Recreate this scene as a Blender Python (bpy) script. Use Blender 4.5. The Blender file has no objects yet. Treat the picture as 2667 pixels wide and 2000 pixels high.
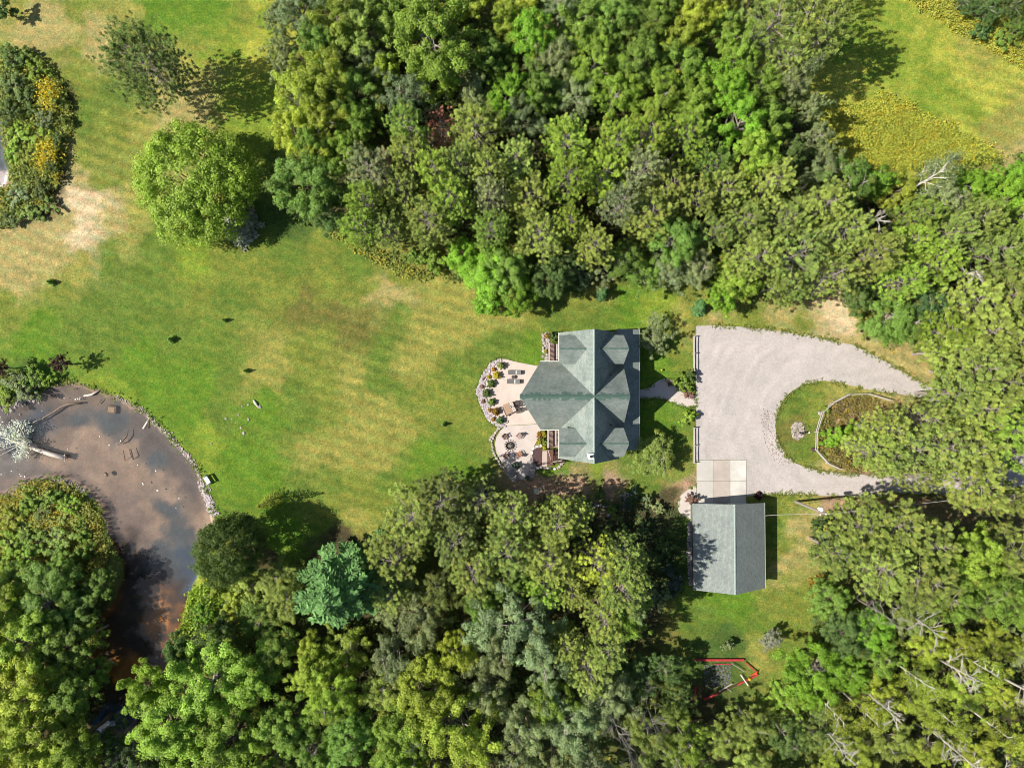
import bpy, math, random
import numpy as np
from mathutils import Vector, Matrix

scene = bpy.context.scene
COL = scene.collection
random.seed(7)
RNG = np.random.default_rng(7)
R = math.radians
PI = math.pi

# ---------------------------------------------------------------- camera, sky, sun, exposure
HC = 100.0                      # flying height of the drone (m)
GW = 148.0                      # width of ground seen (m)
cam = bpy.data.cameras.new('camera')
cam.sensor_width = 36.0
cam.lens = 36.0 * HC / GW
cam.clip_end = 4000
camo = bpy.data.objects.new('camera', cam)
COL.objects.link(camo)
camo.location = (0, 0, HC)
scene.camera = camo

SUN_EL = 47.0
SH_AZ = 6.3                     # shadows fall towards +x, turned this much to +y
world = bpy.data.worlds.new('World')
scene.world = world
world.use_nodes = True
nt = world.node_tree
nt.nodes.clear()
sky = nt.nodes.new('ShaderNodeTexSky')
sky.sky_type = 'NISHITA'
sky.sun_disc = False
sky.sun_elevation = R(SUN_EL)
sky.sun_rotation = R(270 - SH_AZ)
bg = nt.nodes.new('ShaderNodeBackground')
bg.inputs['Strength'].default_value = 0.075
wo = nt.nodes.new('ShaderNodeOutputWorld')
nt.links.new(sky.outputs[0], bg.inputs[0])
nt.links.new(bg.outputs[0], wo.inputs[0])
sun = bpy.data.lights.new('sun', 'SUN')
sun.energy = 5.0
sun.angle = R(0.5)
sun.color = (1.0, 0.94, 0.84)
suno = bpy.data.objects.new('sun', sun)
COL.objects.link(suno)
ce = math.cos(R(SUN_EL))
suno.rotation_euler = Vector((ce*math.cos(R(SH_AZ)), ce*math.sin(R(SH_AZ)), -math.sin(R(SUN_EL)))).to_track_quat('-Z', 'Y').to_euler()
scene.cycles.filter_width = 1.0
scene.view_settings.view_transform = 'Standard'
scene.view_settings.look = 'None'
scene.view_settings.exposure = 0.48
scene.view_settings.gamma = 1.0
scene.view_settings.use_curve_mapping = False

# ---------------------------------------------------------------- helpers
KPX = GW / 2667.0
VS = 2667.0 / 2212.0
def P(px, py, z=0.0):
    s = KPX * (HC - z) / HC
    return Vector(((px - 1333.5) * s, (1000.0 - py) * s, z))
def V(vx, vy, z=0.0):
    return P(vx*VS, vy*VS, z)
def S2(pts, z=0.0):
    return [tuple(P(a, b, z)[:2]) for a, b in pts]

def tag(o, label=None, cat=None, group=None, kind=None):
    if label: o['label'] = label
    if cat: o['category'] = cat
    if group: o['group'] = group
    if kind: o['kind'] = kind
    return o
def empty(name, loc, label=None, cat=None, group=None, kind=None, rz=0.0):
    o = bpy.data.objects.new(name, None)
    o.empty_display_size = 0.3
    COL.objects.link(o)
    o.location = loc
    o.rotation_euler = (0, 0, rz)
    return tag(o, label, cat, group, kind)
def copy_tree(o, parent=None):
    c = o.copy(); COL.objects.link(c)
    if parent is not None: c.parent = parent
    for ch in list(KIDS.get(o.name, [])):
        n = copy_tree(ch, c)
        KIDS.setdefault(c.name, []).append(n)
    return c
KIDS = {}

def mesh_np(name, verts, faces_flat, counts, mat, smooth=False, tint=None):
    me = bpy.data.meshes.new(name)
    nv = len(verts)
    me.vertices.add(nv)
    me.vertices.foreach_set('co', np.asarray(verts, np.float32).ravel())
    ff = np.asarray(faces_flat, np.int32).ravel()
    cn = np.asarray(counts, np.int32)
    me.loops.add(len(ff)); me.loops.foreach_set('vertex_index', ff)
    me.polygons.add(len(cn))
    st = np.concatenate([[0], np.cumsum(cn)[:-1]]).astype(np.int32)
    me.polygons.foreach_set('loop_start', st)
    me.polygons.foreach_set('loop_total', cn)
    if smooth: me.polygons.foreach_set('use_smooth', np.ones(len(cn), bool))
    if tint is not None:
        a = me.attributes.new('tint', 'FLOAT_COLOR', 'POINT')
        t = np.ones((nv, 4), np.float32); t[:, :tint.shape[1]] = tint
        a.data.foreach_set('color', t.ravel())
    if mat: me.materials.append(mat)
    me.update(calc_edges=True)
    return me
def link(name, me, parent=None, loc=(0, 0, 0), rot=(0, 0, 0)):
    o = bpy.data.objects.new(name, me)
    COL.objects.link(o)
    o.location = loc; o.rotation_euler = rot
    if parent is not None:
        o.parent = parent
        KIDS.setdefault(parent.name, []).append(o)
    return o

class MB:
    """collects simple shapes, builds ONE mesh object (world coordinates minus the parent's place)"""
    def __init__(s): s.v = []; s.f = []
    def add(s, vs, fs):
        b = len(s.v); s.v += [tuple(p) for p in vs]; s.f += [tuple(b+i for i in f) for f in fs]; return s
    def box(s, c, d, rz=0.0, tilt=None):
        x, y, z = d[0]/2, d[1]/2, d[2]/2
        m = Matrix.Rotation(rz, 3, 'Z')
        if tilt is not None: m = m @ tilt
        vs = [m @ Vector(p) + Vector(c) for p in [(-x,-y,-z),(x,-y,-z),(x,y,-z),(-x,y,-z),(-x,-y,z),(x,-y,z),(x,y,z),(-x,y,z)]]
        return s.add(vs, [(3,2,1,0),(4,5,6,7),(0,1,5,4),(1,2,6,5),(2,3,7,6),(3,0,4,7)])
    def beam(s, a, b, w, h):
        a, b = Vector(a), Vector(b); d = (b-a).normalized()
        side = d.cross(Vector((0,0,1)))
        if side.length < 1e-3: side = Vector((1,0,0))
        side.normalize(); up = side.cross(d).normalized()
        vs = [p + side*i*w/2 + up*j*h/2 for p in (a, b) for i, j in ((-1,-1),(1,-1),(1,1),(-1,1))]
        return s.add(vs, [(3,2,1,0),(4,5,6,7),(0,1,5,4),(1,2,6,5),(2,3,7,6),(3,0,4,7)])
    def tube(s, pts, rad, n=6, cap=True):
        pts = [Vector(p) for p in pts]; rings = []
        for i, p in enumerate(pts):
            d = (pts[min(i+1, len(pts)-1)] - pts[max(i-1, 0)]).normalized()
            a = d.cross(Vector((0.31, 0.95, 0.05)))
            if a.length < 0.05: a = d.cross(Vector((1, 0, 0)))
            a.normalize(); b = d.cross(a)
            r = rad[i] if hasattr(rad, '__len__') else rad
            rings.append([p + (a*math.cos(2*PI*k/n) + b*math.sin(2*PI*k/n))*r for k in range(n)])
        vs = [q for r_ in rings for q in r_]
        fs = [(i*n+k, i*n+(k+1) % n, (i+1)*n+(k+1) % n, (i+1)*n+k) for i in range(len(pts)-1) for k in range(n)]
        if cap: fs += [tuple(range(n))[::-1], tuple((len(pts)-1)*n+k for k in range(n))]
        return s.add(vs, fs)
    def prism(s, poly, z0, z1):
        n = len(poly)
        zt = z1 if callable(z1) else (lambda x, y: z1)
        vs = [(x, y, z0) for x, y in poly] + [(x, y, zt(x, y)) for x, y in poly]
        fs = [tuple(range(n))[::-1], tuple(range(n, 2*n))] + [(i, (i+1) % n, n+(i+1) % n, n+i) for i in range(n)]
        return s.add(vs, fs)
    def slab(s, poly3, t):
        n = len(poly3)
        vs = [tuple(p) for p in poly3] + [(p[0], p[1], p[2]-t) for p in poly3]
        fs = [tuple(range(n)), tuple(range(n, 2*n))[::-1]] + [(i, n+i, n+(i+1) % n, (i+1) % n) for i in range(n)]
        return s.add(vs, fs)
    def lathe(s, c, prof, n=12):
        c = Vector(c); vs = []
        for r, z in prof: vs += [c + Vector((r*math.cos(2*PI*k/n), r*math.sin(2*PI*k/n), z)) for k in range(n)]
        m = len(prof)
        fs = [(i*n+k, i*n+(k+1) % n, (i+1)*n+(k+1) % n, (i+1)*n+k) for i in range(m-1) for k in range(n)]
        fs += [tuple(range(n))[::-1], tuple((m-1)*n+k for k in range(n))]
        return s.add(vs, fs)
    def rock(s, c, rx, ry, rz, rnd, az=0.0):
        vs = []; n = 7
        for j, (rr, zz) in enumerate(((0.75, -0.5), (1.0, 0.1), (0.62, 0.75))):
            for k in range(n):
                a = 2*PI*(k + 0.4*j)/n
                q = rr*rnd.uniform(0.82, 1.12)
                x, y = q*rx*math.cos(a), q*ry*math.sin(a)
                vs.append((c[0]+x*math.cos(az)-y*math.sin(az), c[1]+x*math.sin(az)+y*math.cos(az), c[2]+rz*(zz+rnd.uniform(-.1, .1))))
        fs = [(j*n+k, j*n+(k+1) % n, (j+1)*n+(k+1) % n, (j+1)*n+k) for j in range(2) for k in range(n)]
        fs += [tuple(range(n))[::-1], tuple(2*n+k for k in range(n))]
        return s.add(vs, fs)
    def build(s, name, mat, parent=None, smooth=False, bevel=0.0, local=False):
        off = Vector((0, 0, 0)) if (parent is None or local) else Vector(parent.location)
        me = bpy.data.meshes.new(name)
        me.from_pydata([tuple(Vector(v)-off) for v in s.v], [], s.f)
        me.materials.append(mat)
        if smooth: me.polygons.foreach_set('use_smooth', [True]*len(me.polygons))
        me.update()
        o = link(name, me, parent)
        if bevel:
            b = o.modifiers.new('bevel', 'BEVEL'); b.width = bevel; b.segments = 1; b.limit_method = 'ANGLE'
        return o

# ---------------------------------------------------------------- materials
def new_mat(name):
    m = bpy.data.materials.new(name); m.use_nodes = True
    n = m.node_tree; n.nodes.clear()
    out = n.nodes.new('ShaderNodeOutputMaterial')
    return m, n, out
def nd(n, t, **kw):
    x = n.nodes.new(t)
    for k, v in kw.items():
        if k in x.bl_rna.properties: setattr(x, k, v)
        else: x.inputs[k].default_value = v
    return x
def solid(name, col, rough=0.7, var=0.25, scale=3.0, bump=0.3, metal=0.0, col2=None, spec=0.3, fine=None, stretch=None, bdist=0.03):
    m, n, out = new_mat(name)
    b = nd(n, 'ShaderNodeBsdfPrincipled', Roughness=rough, Metallic=metal)
    b.inputs['Specular IOR Level'].default_value = spec
    geo = nd(n, 'ShaderNodeNewGeometry')
    vec = geo.outputs['Position']
    if stretch:
        mp = nd(n, 'ShaderNodeMapping'); mp.inputs['Scale'].default_value = stretch
        n.links.new(vec, mp.inputs[0]); vec = mp.outputs[0]
    no = nd(n, 'ShaderNodeTexNoise', Scale=scale, Detail=6.0, Roughness=0.65)
    n.links.new(vec, no.inputs['Vector'])
    cr = nd(n, 'ShaderNodeValToRGB')
    c2 = col2 or tuple(min(1, c*(1+var)) for c in col)
    cr.color_ramp.elements[0].position = 0.3; cr.color_ramp.elements[1].position = 0.7
    cr.color_ramp.elements[0].color = (*[c*(1-var) for c in col], 1)
    cr.color_ramp.elements[1].color = (*c2, 1)
    n.links.new(no.outputs['Fac'], cr.inputs[0])
    colout = cr.outputs[0]
    if fine:
        no2 = nd(n, 'ShaderNodeTexNoise', Scale=fine[0], Detail=3.0, Roughness=0.7)
        n.links.new(vec, no2.inputs['Vector'])
        mr = nd(n, 'ShaderNodeMapRange'); mr.inputs['From Min'].default_value = 0.3; mr.inputs['From Max'].default_value = 0.7
        mr.inputs['To Min'].default_value = 1-fine[1]; mr.inputs['To Max'].default_value = 1+fine[1]
        n.links.new(no2.outputs['Fac'], mr.inputs[0])
        mx = nd(n, 'ShaderNodeVectorMath', operation='SCALE')
        n.links.new(colout, mx.inputs[0]); n.links.new(mr.outputs[0], mx.inputs['Scale'])
        colout = mx.outputs[0]
    n.links.new(colout, b.inputs['Base Color'])
    if bump:
        bp = nd(n, 'ShaderNodeBump', Strength=bump, Distance=bdist)
        src = no2 if fine else no
        n.links.new(src.outputs['Fac'], bp.inputs['Height']); n.links.new(bp.outputs[0], b.inputs['Normal'])
    n.links.new(b.outputs[0], out.inputs[0])
    return m

def leaf_mat(name, autumn=(0.34, 0.29, 0.04), trans=0.38, var=0.5, rough=0.55, spec=0.35):
    """albedo = the object's colour, varied leaf by leaf (tint.r brightness, tint.g turned leaves)"""
    m, n, out = new_mat(name)
    oi = nd(n, 'ShaderNodeObjectInfo')
    at = nd(n, 'ShaderNodeAttribute', attribute_name='tint')
    sp = nd(n, 'ShaderNodeSeparateColor')
    n.links.new(at.outputs['Color'], sp.inputs[0])
    mr = nd(n, 'ShaderNodeMapRange'); mr.inputs['To Min'].default_value = 1-var; mr.inputs['To Max'].default_value = 1+var
    n.links.new(sp.outputs[0], mr.inputs[0])
    mx = nd(n, 'ShaderNodeMix', data_type='RGBA')
    n.links.new(sp.outputs[1], mx.inputs[0]); n.links.new(oi.outputs['Color'], mx.inputs[6])
    mx.inputs[7].default_value = (*autumn, 1)
    sc = nd(n, 'ShaderNodeVectorMath', operation='SCALE')
    n.links.new(mx.outputs[2], sc.inputs[0]); n.links.new(mr.outputs[0], sc.inputs['Scale'])
    b = nd(n, 'ShaderNodeBsdfPrincipled', Roughness=rough); b.inputs['Specular IOR Level'].default_value = spec
    tr = nd(n, 'ShaderNodeBsdfTranslucent')
    tm = nd(n, 'ShaderNodeVectorMath', operation='MULTIPLY'); tm.inputs[1].default_value = (1.15, 1.25, 0.6)
    n.links.new(sc.outputs[0], b.inputs['Base Color']); n.links.new(sc.outputs[0], tm.inputs[0]); n.links.new(tm.outputs[0], tr.inputs[0])
    ms = nd(n, 'ShaderNodeMixShader', Fac=trans)
    n.links.new(b.outputs[0], ms.inputs[1]); n.links.new(tr.outputs[0], ms.inputs[2]); n.links.new(ms.outputs[0], out.inputs[0])
    return m
M = {}
M['leaf'] = leaf_mat('leaf')
M['needle'] = leaf_mat('needle', autumn=(0.30, 0.21, 0.05), trans=0.22, var=0.6, spec=0.12)
M['petal'] = leaf_mat('petal', autumn=(0.58, 0.40, 0.03), trans=0.25, var=0.4)
M['bark'] = solid('bark', (0.16, 0.13, 0.10), 0.9, 0.4, 4, 0.5)
M['grey_bark'] = solid('grey_bark', (0.32, 0.28, 0.245), 0.9, 0.35, 4, 0.4)
M['pine_bark'] = solid('pine_bark', (0.33, 0.28, 0.255), 0.9, 0.3, 4, 0.4)
M['dead_bark'] = solid('dead_bark', (0.46, 0.42, 0.37), 0.85, 0.3, 5, 0.3)
M['white_bark'] = solid('white_bark', (0.66, 0.62, 0.56), 0.8, 0.25, 5, 0.3)

# shingles: courses run along the slope, tabs get their own shade
def shingle_mat(name, col, streak):
    m, n, out = new_mat(name)
    geo = nd(n, 'ShaderNodeNewGeometry')
    uv = nd(n, 'ShaderNodeUVMap')
    br = nd(n, 'ShaderNodeTexBrick'); br.offset = 0.5
    br.inputs['Color1'].default_value = (*[c*0.86 for c in col], 1); br.inputs['Color2'].default_value = (*[c*1.12 for c in col], 1)
    br.inputs['Mortar'].default_value = (*[c*0.5 for c in col], 1)
    br.inputs['Scale'].default_value = 1.0; br.inputs['Mortar Size'].default_value = 0.012; br.inputs['Brick Width'].default_value = 0.33; br.inputs['Row Height'].default_value = 0.16
    n.links.new(uv.outputs[0], br.inputs['Vector'])
    no = nd(n, 'ShaderNodeTexNoise', Scale=0.55, Detail=5.0, Roughness=0.6)
    n.links.new(geo.outputs['Position'], no.inputs['Vector'])
    cr = nd(n, 'ShaderNodeValToRGB')
    cr.color_ramp.elements[0].position = 0.34; cr.color_ramp.elements[0].color = (*streak, 1)
    cr.color_ramp.elements[1].position = 0.62; cr.color_ramp.elements[1].color = (1.04, 1.04, 1.04, 1)
    n.links.new(no.outputs['Fac'], cr.inputs[0])
    mu = nd(n, 'ShaderNodeVectorMath', operation='MULTIPLY')
    n.links.new(br.outputs['Color'], mu.inputs[0]); n.links.new(cr.outputs[0], mu.inputs[1])
    n2 = nd(n, 'ShaderNodeTexNoise', Scale=9.0, Detail=2.0, Roughness=0.8)
    n.links.new(geo.outputs['Position'], n2.inputs['Vector'])
    mr = nd(n, 'ShaderNodeMapRange'); mr.inputs['From Min'].default_value = 0.3; mr.inputs['From Max'].default_value = 0.7
    mr.inputs['To Min'].default_value = 0.86; mr.inputs['To Max'].default_value = 1.14
    n.links.new(n2.outputs['Fac'], mr.inputs[0])
    m2 = nd(n, 'ShaderNodeVectorMath', operation='SCALE')
    n.links.new(mu.outputs[0], m2.inputs[0]); n.links.new(mr.outputs[0], m2.inputs['Scale'])
    b = nd(n, 'ShaderNodeBsdfPrincipled', Roughness=0.85); b.inputs['Specular IOR Level'].default_value = 0.25
    n.links.new(m2.outputs[0], b.inputs['Base Color'])
    bp = nd(n, 'ShaderNodeBump', Strength=0.5, Distance=0.02)
    n.links.new(br.outputs['Fac'], bp.inputs['Height']); bp.invert = True
    n.links.new(bp.outputs[0], b.inputs['Normal'])
    n.links.new(b.outputs[0], out.inputs[0])
    return m
M['shingle'] = shingle_mat('green_shingle', (0.275, 0.31, 0.285), (0.70, 0.76, 0.75))
M['shingle_garage'] = shingle_mat('garage_shingle', (0.235, 0.265, 0.245), (0.90, 0.90, 0.93))
M['ridge'] = solid('ridge_cap_moss', (0.105, 0.175, 0.14), 0.9, 0.3, 5, 0.4)
M['ridge_pale'] = solid('ridge_cap_pale', (0.30, 0.37, 0.34), 0.9, 0.25, 5, 0.4)
M['trim'] = solid('pale_trim', (0.55, 0.58, 0.54), 0.6, 0.1)
M['log'] = solid('log_wall', (0.33, 0.19, 0.09), 0.6, 0.3, 2, 0.3, stretch=(0.3, 0.3, 6))
M['siding'] = solid('green_siding', (0.22, 0.26, 0.22), 0.6, 0.1, stretch=(1, 1, 8))
M['glass'] = solid('window_glass', (0.03, 0.04, 0.05), 0.05, 0.1, bump=0, spec=0.6)
M['deck'] = solid('deck_board', (0.34, 0.235, 0.205), 0.8, 0.25, 5, 0.2)
M['dark_wood'] = solid('dark_stained_wood', (0.075, 0.04, 0.03), 0.7, 0.3, 6, 0.2)
M['rail'] = solid('weathered_rail', (0.42, 0.38, 0.36), 0.8, 0.2, 6, 0.3)
M['concrete'] = solid('concrete', (0.54, 0.455, 0.40), 0.85, 0.10, 0.6, 0.15, fine=(14, 0.06))
M['concrete2'] = solid('patio_concrete', (0.50, 0.44, 0.405), 0.85, 0.10, 0.6, 0.15, fine=(14, 0.06))
M['apron'] = solid('apron_concrete', (0.46, 0.44, 0.405), 0.85, 0.09, 0.5, 0.15, fine=(14, 0.05))
M['apron_warm'] = solid('apron_concrete_stained', (0.42, 0.365, 0.325), 0.85, 0.12, 0.5, 0.15, fine=(14, 0.05))
M['apron_pale'] = solid('apron_concrete_pale', (0.52, 0.50, 0.46), 0.85, 0.2, 0.35, 0.15, fine=(14, 0.05))
M['stone'] = solid('pale_fieldstone', (0.33, 0.28, 0.25), 0.8, 0.45, 2.3, 0.4, col2=(0.55, 0.48, 0.44))
M['cobble'] = solid('pink_cobble', (0.36, 0.29, 0.30), 0.8, 0.5, 3.2, 0.4, col2=(0.64, 0.57, 0.58))
M['mulch'] = solid('dark_mulch', (0.085, 0.05, 0.05), 0.95, 0.45, 7, 1.0, fine=(9, 0.3))
M['paver'] = solid('path_paver', (0.46, 0.37, 0.33), 0.85, 0.12, 3)
M['metal'] = solid('galvanised_metal', (0.55, 0.57, 0.58), 0.4, 0.1, bump=0, metal=0.6)
M['white'] = solid('white_paint', (0.78, 0.78, 0.76), 0.5, 0.05, bump=0)
M['black'] = solid('black_iron', (0.015, 0.014, 0.014), 0.6, 0.2, bump=0)
M['ash'] = solid('ash', (0.06, 0.055, 0.05), 0.95, 0.5, 8)
M['sling'] = solid('grey_sling', (0.13, 0.13, 0.125), 0.8, 0.2, 8)
M['lounge_frame'] = solid('bronze_frame', (0.08, 0.065, 0.055), 0.5, 0.2)
M['table_wood'] = solid('tan_table', (0.36, 0.25, 0.17), 0.7, 0.15, 5, stretch=(1, 6, 1))
M['table_pale'] = solid('pale_table', (0.46, 0.40, 0.36), 0.7, 0.15, 5)
M['canvas'] = solid('dark_teal_canvas', (0.02, 0.035, 0.04), 0.85, 0.2)
M['brown_chair'] = solid('brown_painted_wood', (0.15, 0.075, 0.055), 0.6, 0.25)
M['orange_chair'] = solid('faded_orange_wood', (0.32, 0.15, 0.08), 0.6, 0.2)
M['teal'] = solid('teal_metal', (0.10, 0.19, 0.20), 0.4, 0.1)
M['red'] = solid('red_paint', (0.40, 0.04, 0.045), 0.6, 0.3, 3)
M['orange'] = solid('orange_sheet', (0.62, 0.10, 0.03), 0.6, 0.3, 3)
M['pole_wood'] = solid('weathered_pole', (0.33, 0.285, 0.26), 0.85, 0.2, 3, stretch=(4, 4, 0.6))
M['drift'] = solid('bleached_driftwood', (0.62, 0.53, 0.46), 0.8, 0.2, 4)
M['wetlog'] = solid('wet_log', (0.19, 0.135, 0.10), 0.6, 0.3, 4)
M['slime'] = solid('sunken_crate', (0.235, 0.17, 0.115), 0.8, 0.2, 4)
M['bench_green'] = solid('green_bench_paint', (0.035, 0.07, 0.05), 0.6, 0.2)
M['wire'] = solid('wire', (0.45, 0.42, 0.40), 0.5, 0.05, bump=0)
M['gravelbits'] = solid('grey_gravel', (0.16, 0.155, 0.165), 0.9, 0.4, 5, 0.6, fine=(11, 0.3))  # grey darkened so the colour carries the shade of the trees around
M['yellow'] = solid('yellow_plastic', (0.65, 0.40, 0.02), 0.5, 0.1)

# ---------------------------------------------------------------- plane geometry helpers (numpy)
def inside(pts, poly):
    x, y = pts[:, 0], pts[:, 1]; c = np.zeros(len(pts), bool)
    q = np.asarray(poly); n = len(q)
    for i in range(n):
        x1, y1 = q[i]; x2, y2 = q[(i+1) % n]
        if y1 == y2: continue
        t = ((y1 > y) != (y2 > y)) & (x < (x2-x1)*(y-y1)/(y2-y1)+x1)
        c ^= t
    return c
def edge_dist(pts, poly):
    q = np.asarray(poly); n = len(q); d = np.full(len(pts), 1e9)
    for i in range(n):
        a = q[i]; b = q[(i+1) % n]; ab = b-a; L = max((ab**2).sum(), 1e-9)
        t = np.clip(((pts-a)@ab)/L, 0, 1)
        e = pts-(a+t[:, None]*ab)
        d = np.minimum(d, (e**2).sum(1))
    return np.sqrt(d)
def sdist(pts, poly):
    d = edge_dist(pts, poly); return np.where(inside(pts, poly), -d, d)
def chaikin(poly, k=2, closed=True):
    q = [tuple(p) for p in poly]
    for _ in range(k):
        o = []; n = len(q)
        rng = range(n if closed else n-1)
        if not closed: o.append(q[0])
        for i in rng:
            a, b = q[i], q[(i+1) % n]
            o += [tuple(0.75*u+0.25*w for u, w in zip(a, b)), tuple(0.25*u+0.75*w for u, w in zip(a, b))]
        if not closed: o.append(q[-1])
        q = o
    return q
_ph = RNG.uniform(0, 2*PI, (64, 3))
def wob(p, f, seed=0, octs=3):
    """cheap smooth noise of plane points, about -1..1"""
    r = np.zeros(len(p)); amp = 1.0; tot = 0
    for o in range(octs):
        for k in range(3):
            i = (seed*7 + o*3 + k) % 64
            a = _ph[i, 0]
            r += amp*np.sin((p[:, 0]*math.cos(a)+p[:, 1]*math.sin(a))*f*(1+0.3*k) + _ph[i, 1] + 1.3*np.sin((p[:, 0]*math.sin(a)-p[:, 1]*math.cos(a))*f*0.7+_ph[i, 2]))
        tot += amp*1.9; amp *= 0.55; f *= 2.1
    return r/tot
# ================================================================ THE GROUND
POND = [(-260,1040),(0,1056),(32,1043),(63,1030),(104,1019),(150,1000),(190,991),(228,1008),(263,1018),(304,1034),(342,1053),(374,1068),(399,1100),(424,1119),(459,1154),(494,1192),(519,1230),(527,1268),(544,1309),(556,1346),(556,1390),(520,1440),(515,1500),(497,1535),(487,1570),(475,1608),(458,1665),(450,1735),(400,1775),(365,1830),(350,1900),(352,1960),(356,2100),(285,2100),(292,1990),(262,1930),(235,1890),(262,1850),(300,1800),(285,1750),(232,1720),(240,1627),(300,1570),(320,1500),(322,1475),(310,1450),(290,1420),(275,1375),(269,1352),(266,1325),(240,1299),(215,1277),(177,1254),(133,1246),(95,1249),(63,1258),(32,1280),(0,1293),(-260,1330)]
POND2 = [(-260,290),(2,300),(10,345),(6,400),(16,430),(20,460),(8,492),(-260,500)]
pondw = S2(chaikin(POND, 1)); pond2w = S2(chaikin(POND2, 1))

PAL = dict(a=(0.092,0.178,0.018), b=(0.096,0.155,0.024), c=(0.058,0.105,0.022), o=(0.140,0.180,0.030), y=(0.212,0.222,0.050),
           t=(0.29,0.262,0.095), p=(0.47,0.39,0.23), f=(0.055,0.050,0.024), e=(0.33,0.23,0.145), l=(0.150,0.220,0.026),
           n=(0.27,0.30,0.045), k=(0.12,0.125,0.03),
           m=(0.125,0.105,0.095), M=(0.21,0.16,0.12), q=(0.075,0.095,0.105), Q=(0.045,0.075,0.115), P=(0.36,0.265,0.19), g=(0.16,0.145,0.135),  # the blue-greys are sky and tree reflections painted into the bed colour
           u=(0.24,0.18,0.145), d=(0.035,0.018,0.011), r=(0.66,0.27,0.04), w=(0.55,0.50,0.50))  # the darkest brown is tree shade and reflection painted into the creek bed
GP = """60,10,y 110,60,t 180,30,o 200,80,t 280,30,y 350,20,a 450,20,a 520,30,o 580,60,l 560,20,n 30,130,a 60,60,t 170,150,o 230,120,t 260,210,b 200,200,o 200,260,b
150,330,t 190,330,o 250,290,o 300,270,y 350,250,t 400,190,t 330,190,y 430,140,y 480,110,l 550,120,n 570,200,l 560,260,l 520,290,l 450,280,t 240,370,o 200,390,t 280,400,y 180,440,p 210,420,p 230,460,t
140,500,t 170,520,p 200,470,p 60,530,t 100,560,t 40,600,t 20,540,t 30,650,o 130,620,o 90,690,a 150,580,y 260,500,y 290,450,y 250,560,b 340,520,b 420,540,l 320,600,b 200,650,b 250,700,b
60,740,a 180,720,b 100,770,a 300,760,a 250,850,l 350,830,a 350,700,b 430,620,o 480,560,o 500,640,b 560,600,o 620,560,b 700,520,o 700,600,o 650,650,k 620,620,o 760,560,b 780,620,o 830,640,t 850,650,t 870,600,o
900,580,y 950,600,y 1000,620,y 1040,660,y 1100,690,y 1000,700,y 900,700,y 850,690,b 780,720,k 740,700,k 820,760,b 700,760,o 640,760,o 590,760,y 575,820,y 620,840,b 700,830,o 760,820,y 840,820,b 900,780,y
950,750,y 930,840,o 900,900,o 860,920,y 800,900,y 830,990,y 700,900,o 760,960,y 690,970,y 640,900,b 560,880,a 500,800,b 500,900,b 430,830,a 450,950,l 400,900,a 520,1000,a 580,1060,a 680,1040,b 760,1050,o 820,1080,o
700,1100,o 770,1110,y 850,1030,b 930,1000,a 980,1010,a 980,940,b 960,860,o 1010,900,o 1000,800,b 1060,760,b 1130,745,a 1140,775,a 1100,740,b 1080,700,y 1150,700,o 1200,690,b 1300,690,b 1350,670,a 1260,650,o 1270,625,y
1420,660,l 1480,690,y 1530,700,t 1460,750,b 1500,680,o 1600,690,o 1700,665,t 1790,680,t 1830,690,p 1800,670,p 1750,700,o 1850,720,t 1900,760,t 1990,820,t 1430,790,a 1410,840,a 1470,760,o 1400,900,a 1440,930,b 1480,960,o
1300,1015,l 1200,1010,a 1350,990,b 1450,1050,o 1400,1040,b 1180,1040,e 1230,1060,e 1320,1055,e 1260,1045,e 1290,1050,b 1460,1080,e 1430,1100,f 1670,1150,b 1680,1200,o 1670,1100,o 1720,1150,t 1700,1230,t 1730,1300,o
1680,1270,o 1600,1310,a 1650,1330,b 1700,1360,o 1550,1300,a 1500,1320,b 1640,1400,y 1690,1400,b 1400,1330,f 1450,1350,k 1480,1340,b 1560,1390,c 1560,1430,c 1510,1410,c 1700,1420,o 1740,1075,y 1700,1075,o 1800,1065,e 1850,1080,e 1900,1090,e 1660,1085,o
1720,870,b 1700,930,k 1760,840,o 1800,850,y 1850,850,y 1880,860,t 1740,980,b 1770,1005,o 1810,1020,t 1750,900,o 1770,960,o 1850,890,e 1820,895,e 1790,940,c 2000,950,f 1900,950,f 1880,1000,f
1900,130,l 1950,50,l 1850,190,n 2000,100,l 2050,120,n 2050,180,l 2100,170,n 2150,200,n 2200,250,y 2200,330,t 2150,290,y 2000,210,l 2100,230,l 2100,100,y 1980,60,n 1950,250,n 2050,300,n 1800,250,n 1850,170,n 1780,150,n 1820,110,a
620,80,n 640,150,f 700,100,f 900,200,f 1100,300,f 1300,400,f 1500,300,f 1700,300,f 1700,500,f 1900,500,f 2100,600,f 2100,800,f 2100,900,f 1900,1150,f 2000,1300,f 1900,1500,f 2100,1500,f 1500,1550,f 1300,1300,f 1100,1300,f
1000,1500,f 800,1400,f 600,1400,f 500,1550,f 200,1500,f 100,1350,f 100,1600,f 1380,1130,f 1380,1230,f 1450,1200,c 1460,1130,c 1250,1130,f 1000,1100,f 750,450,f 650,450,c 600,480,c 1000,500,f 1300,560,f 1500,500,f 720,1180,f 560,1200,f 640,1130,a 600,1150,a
50,200,f 60,350,c 80,430,f 20,430,e 120,250,f 110,400,f 40,900,f 60,820,c 100,1150,e 180,1130,o 470,1270,l 430,1330,l 440,1290,n 1180,620,c 1250,610,c 1330,640,a"""
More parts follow.
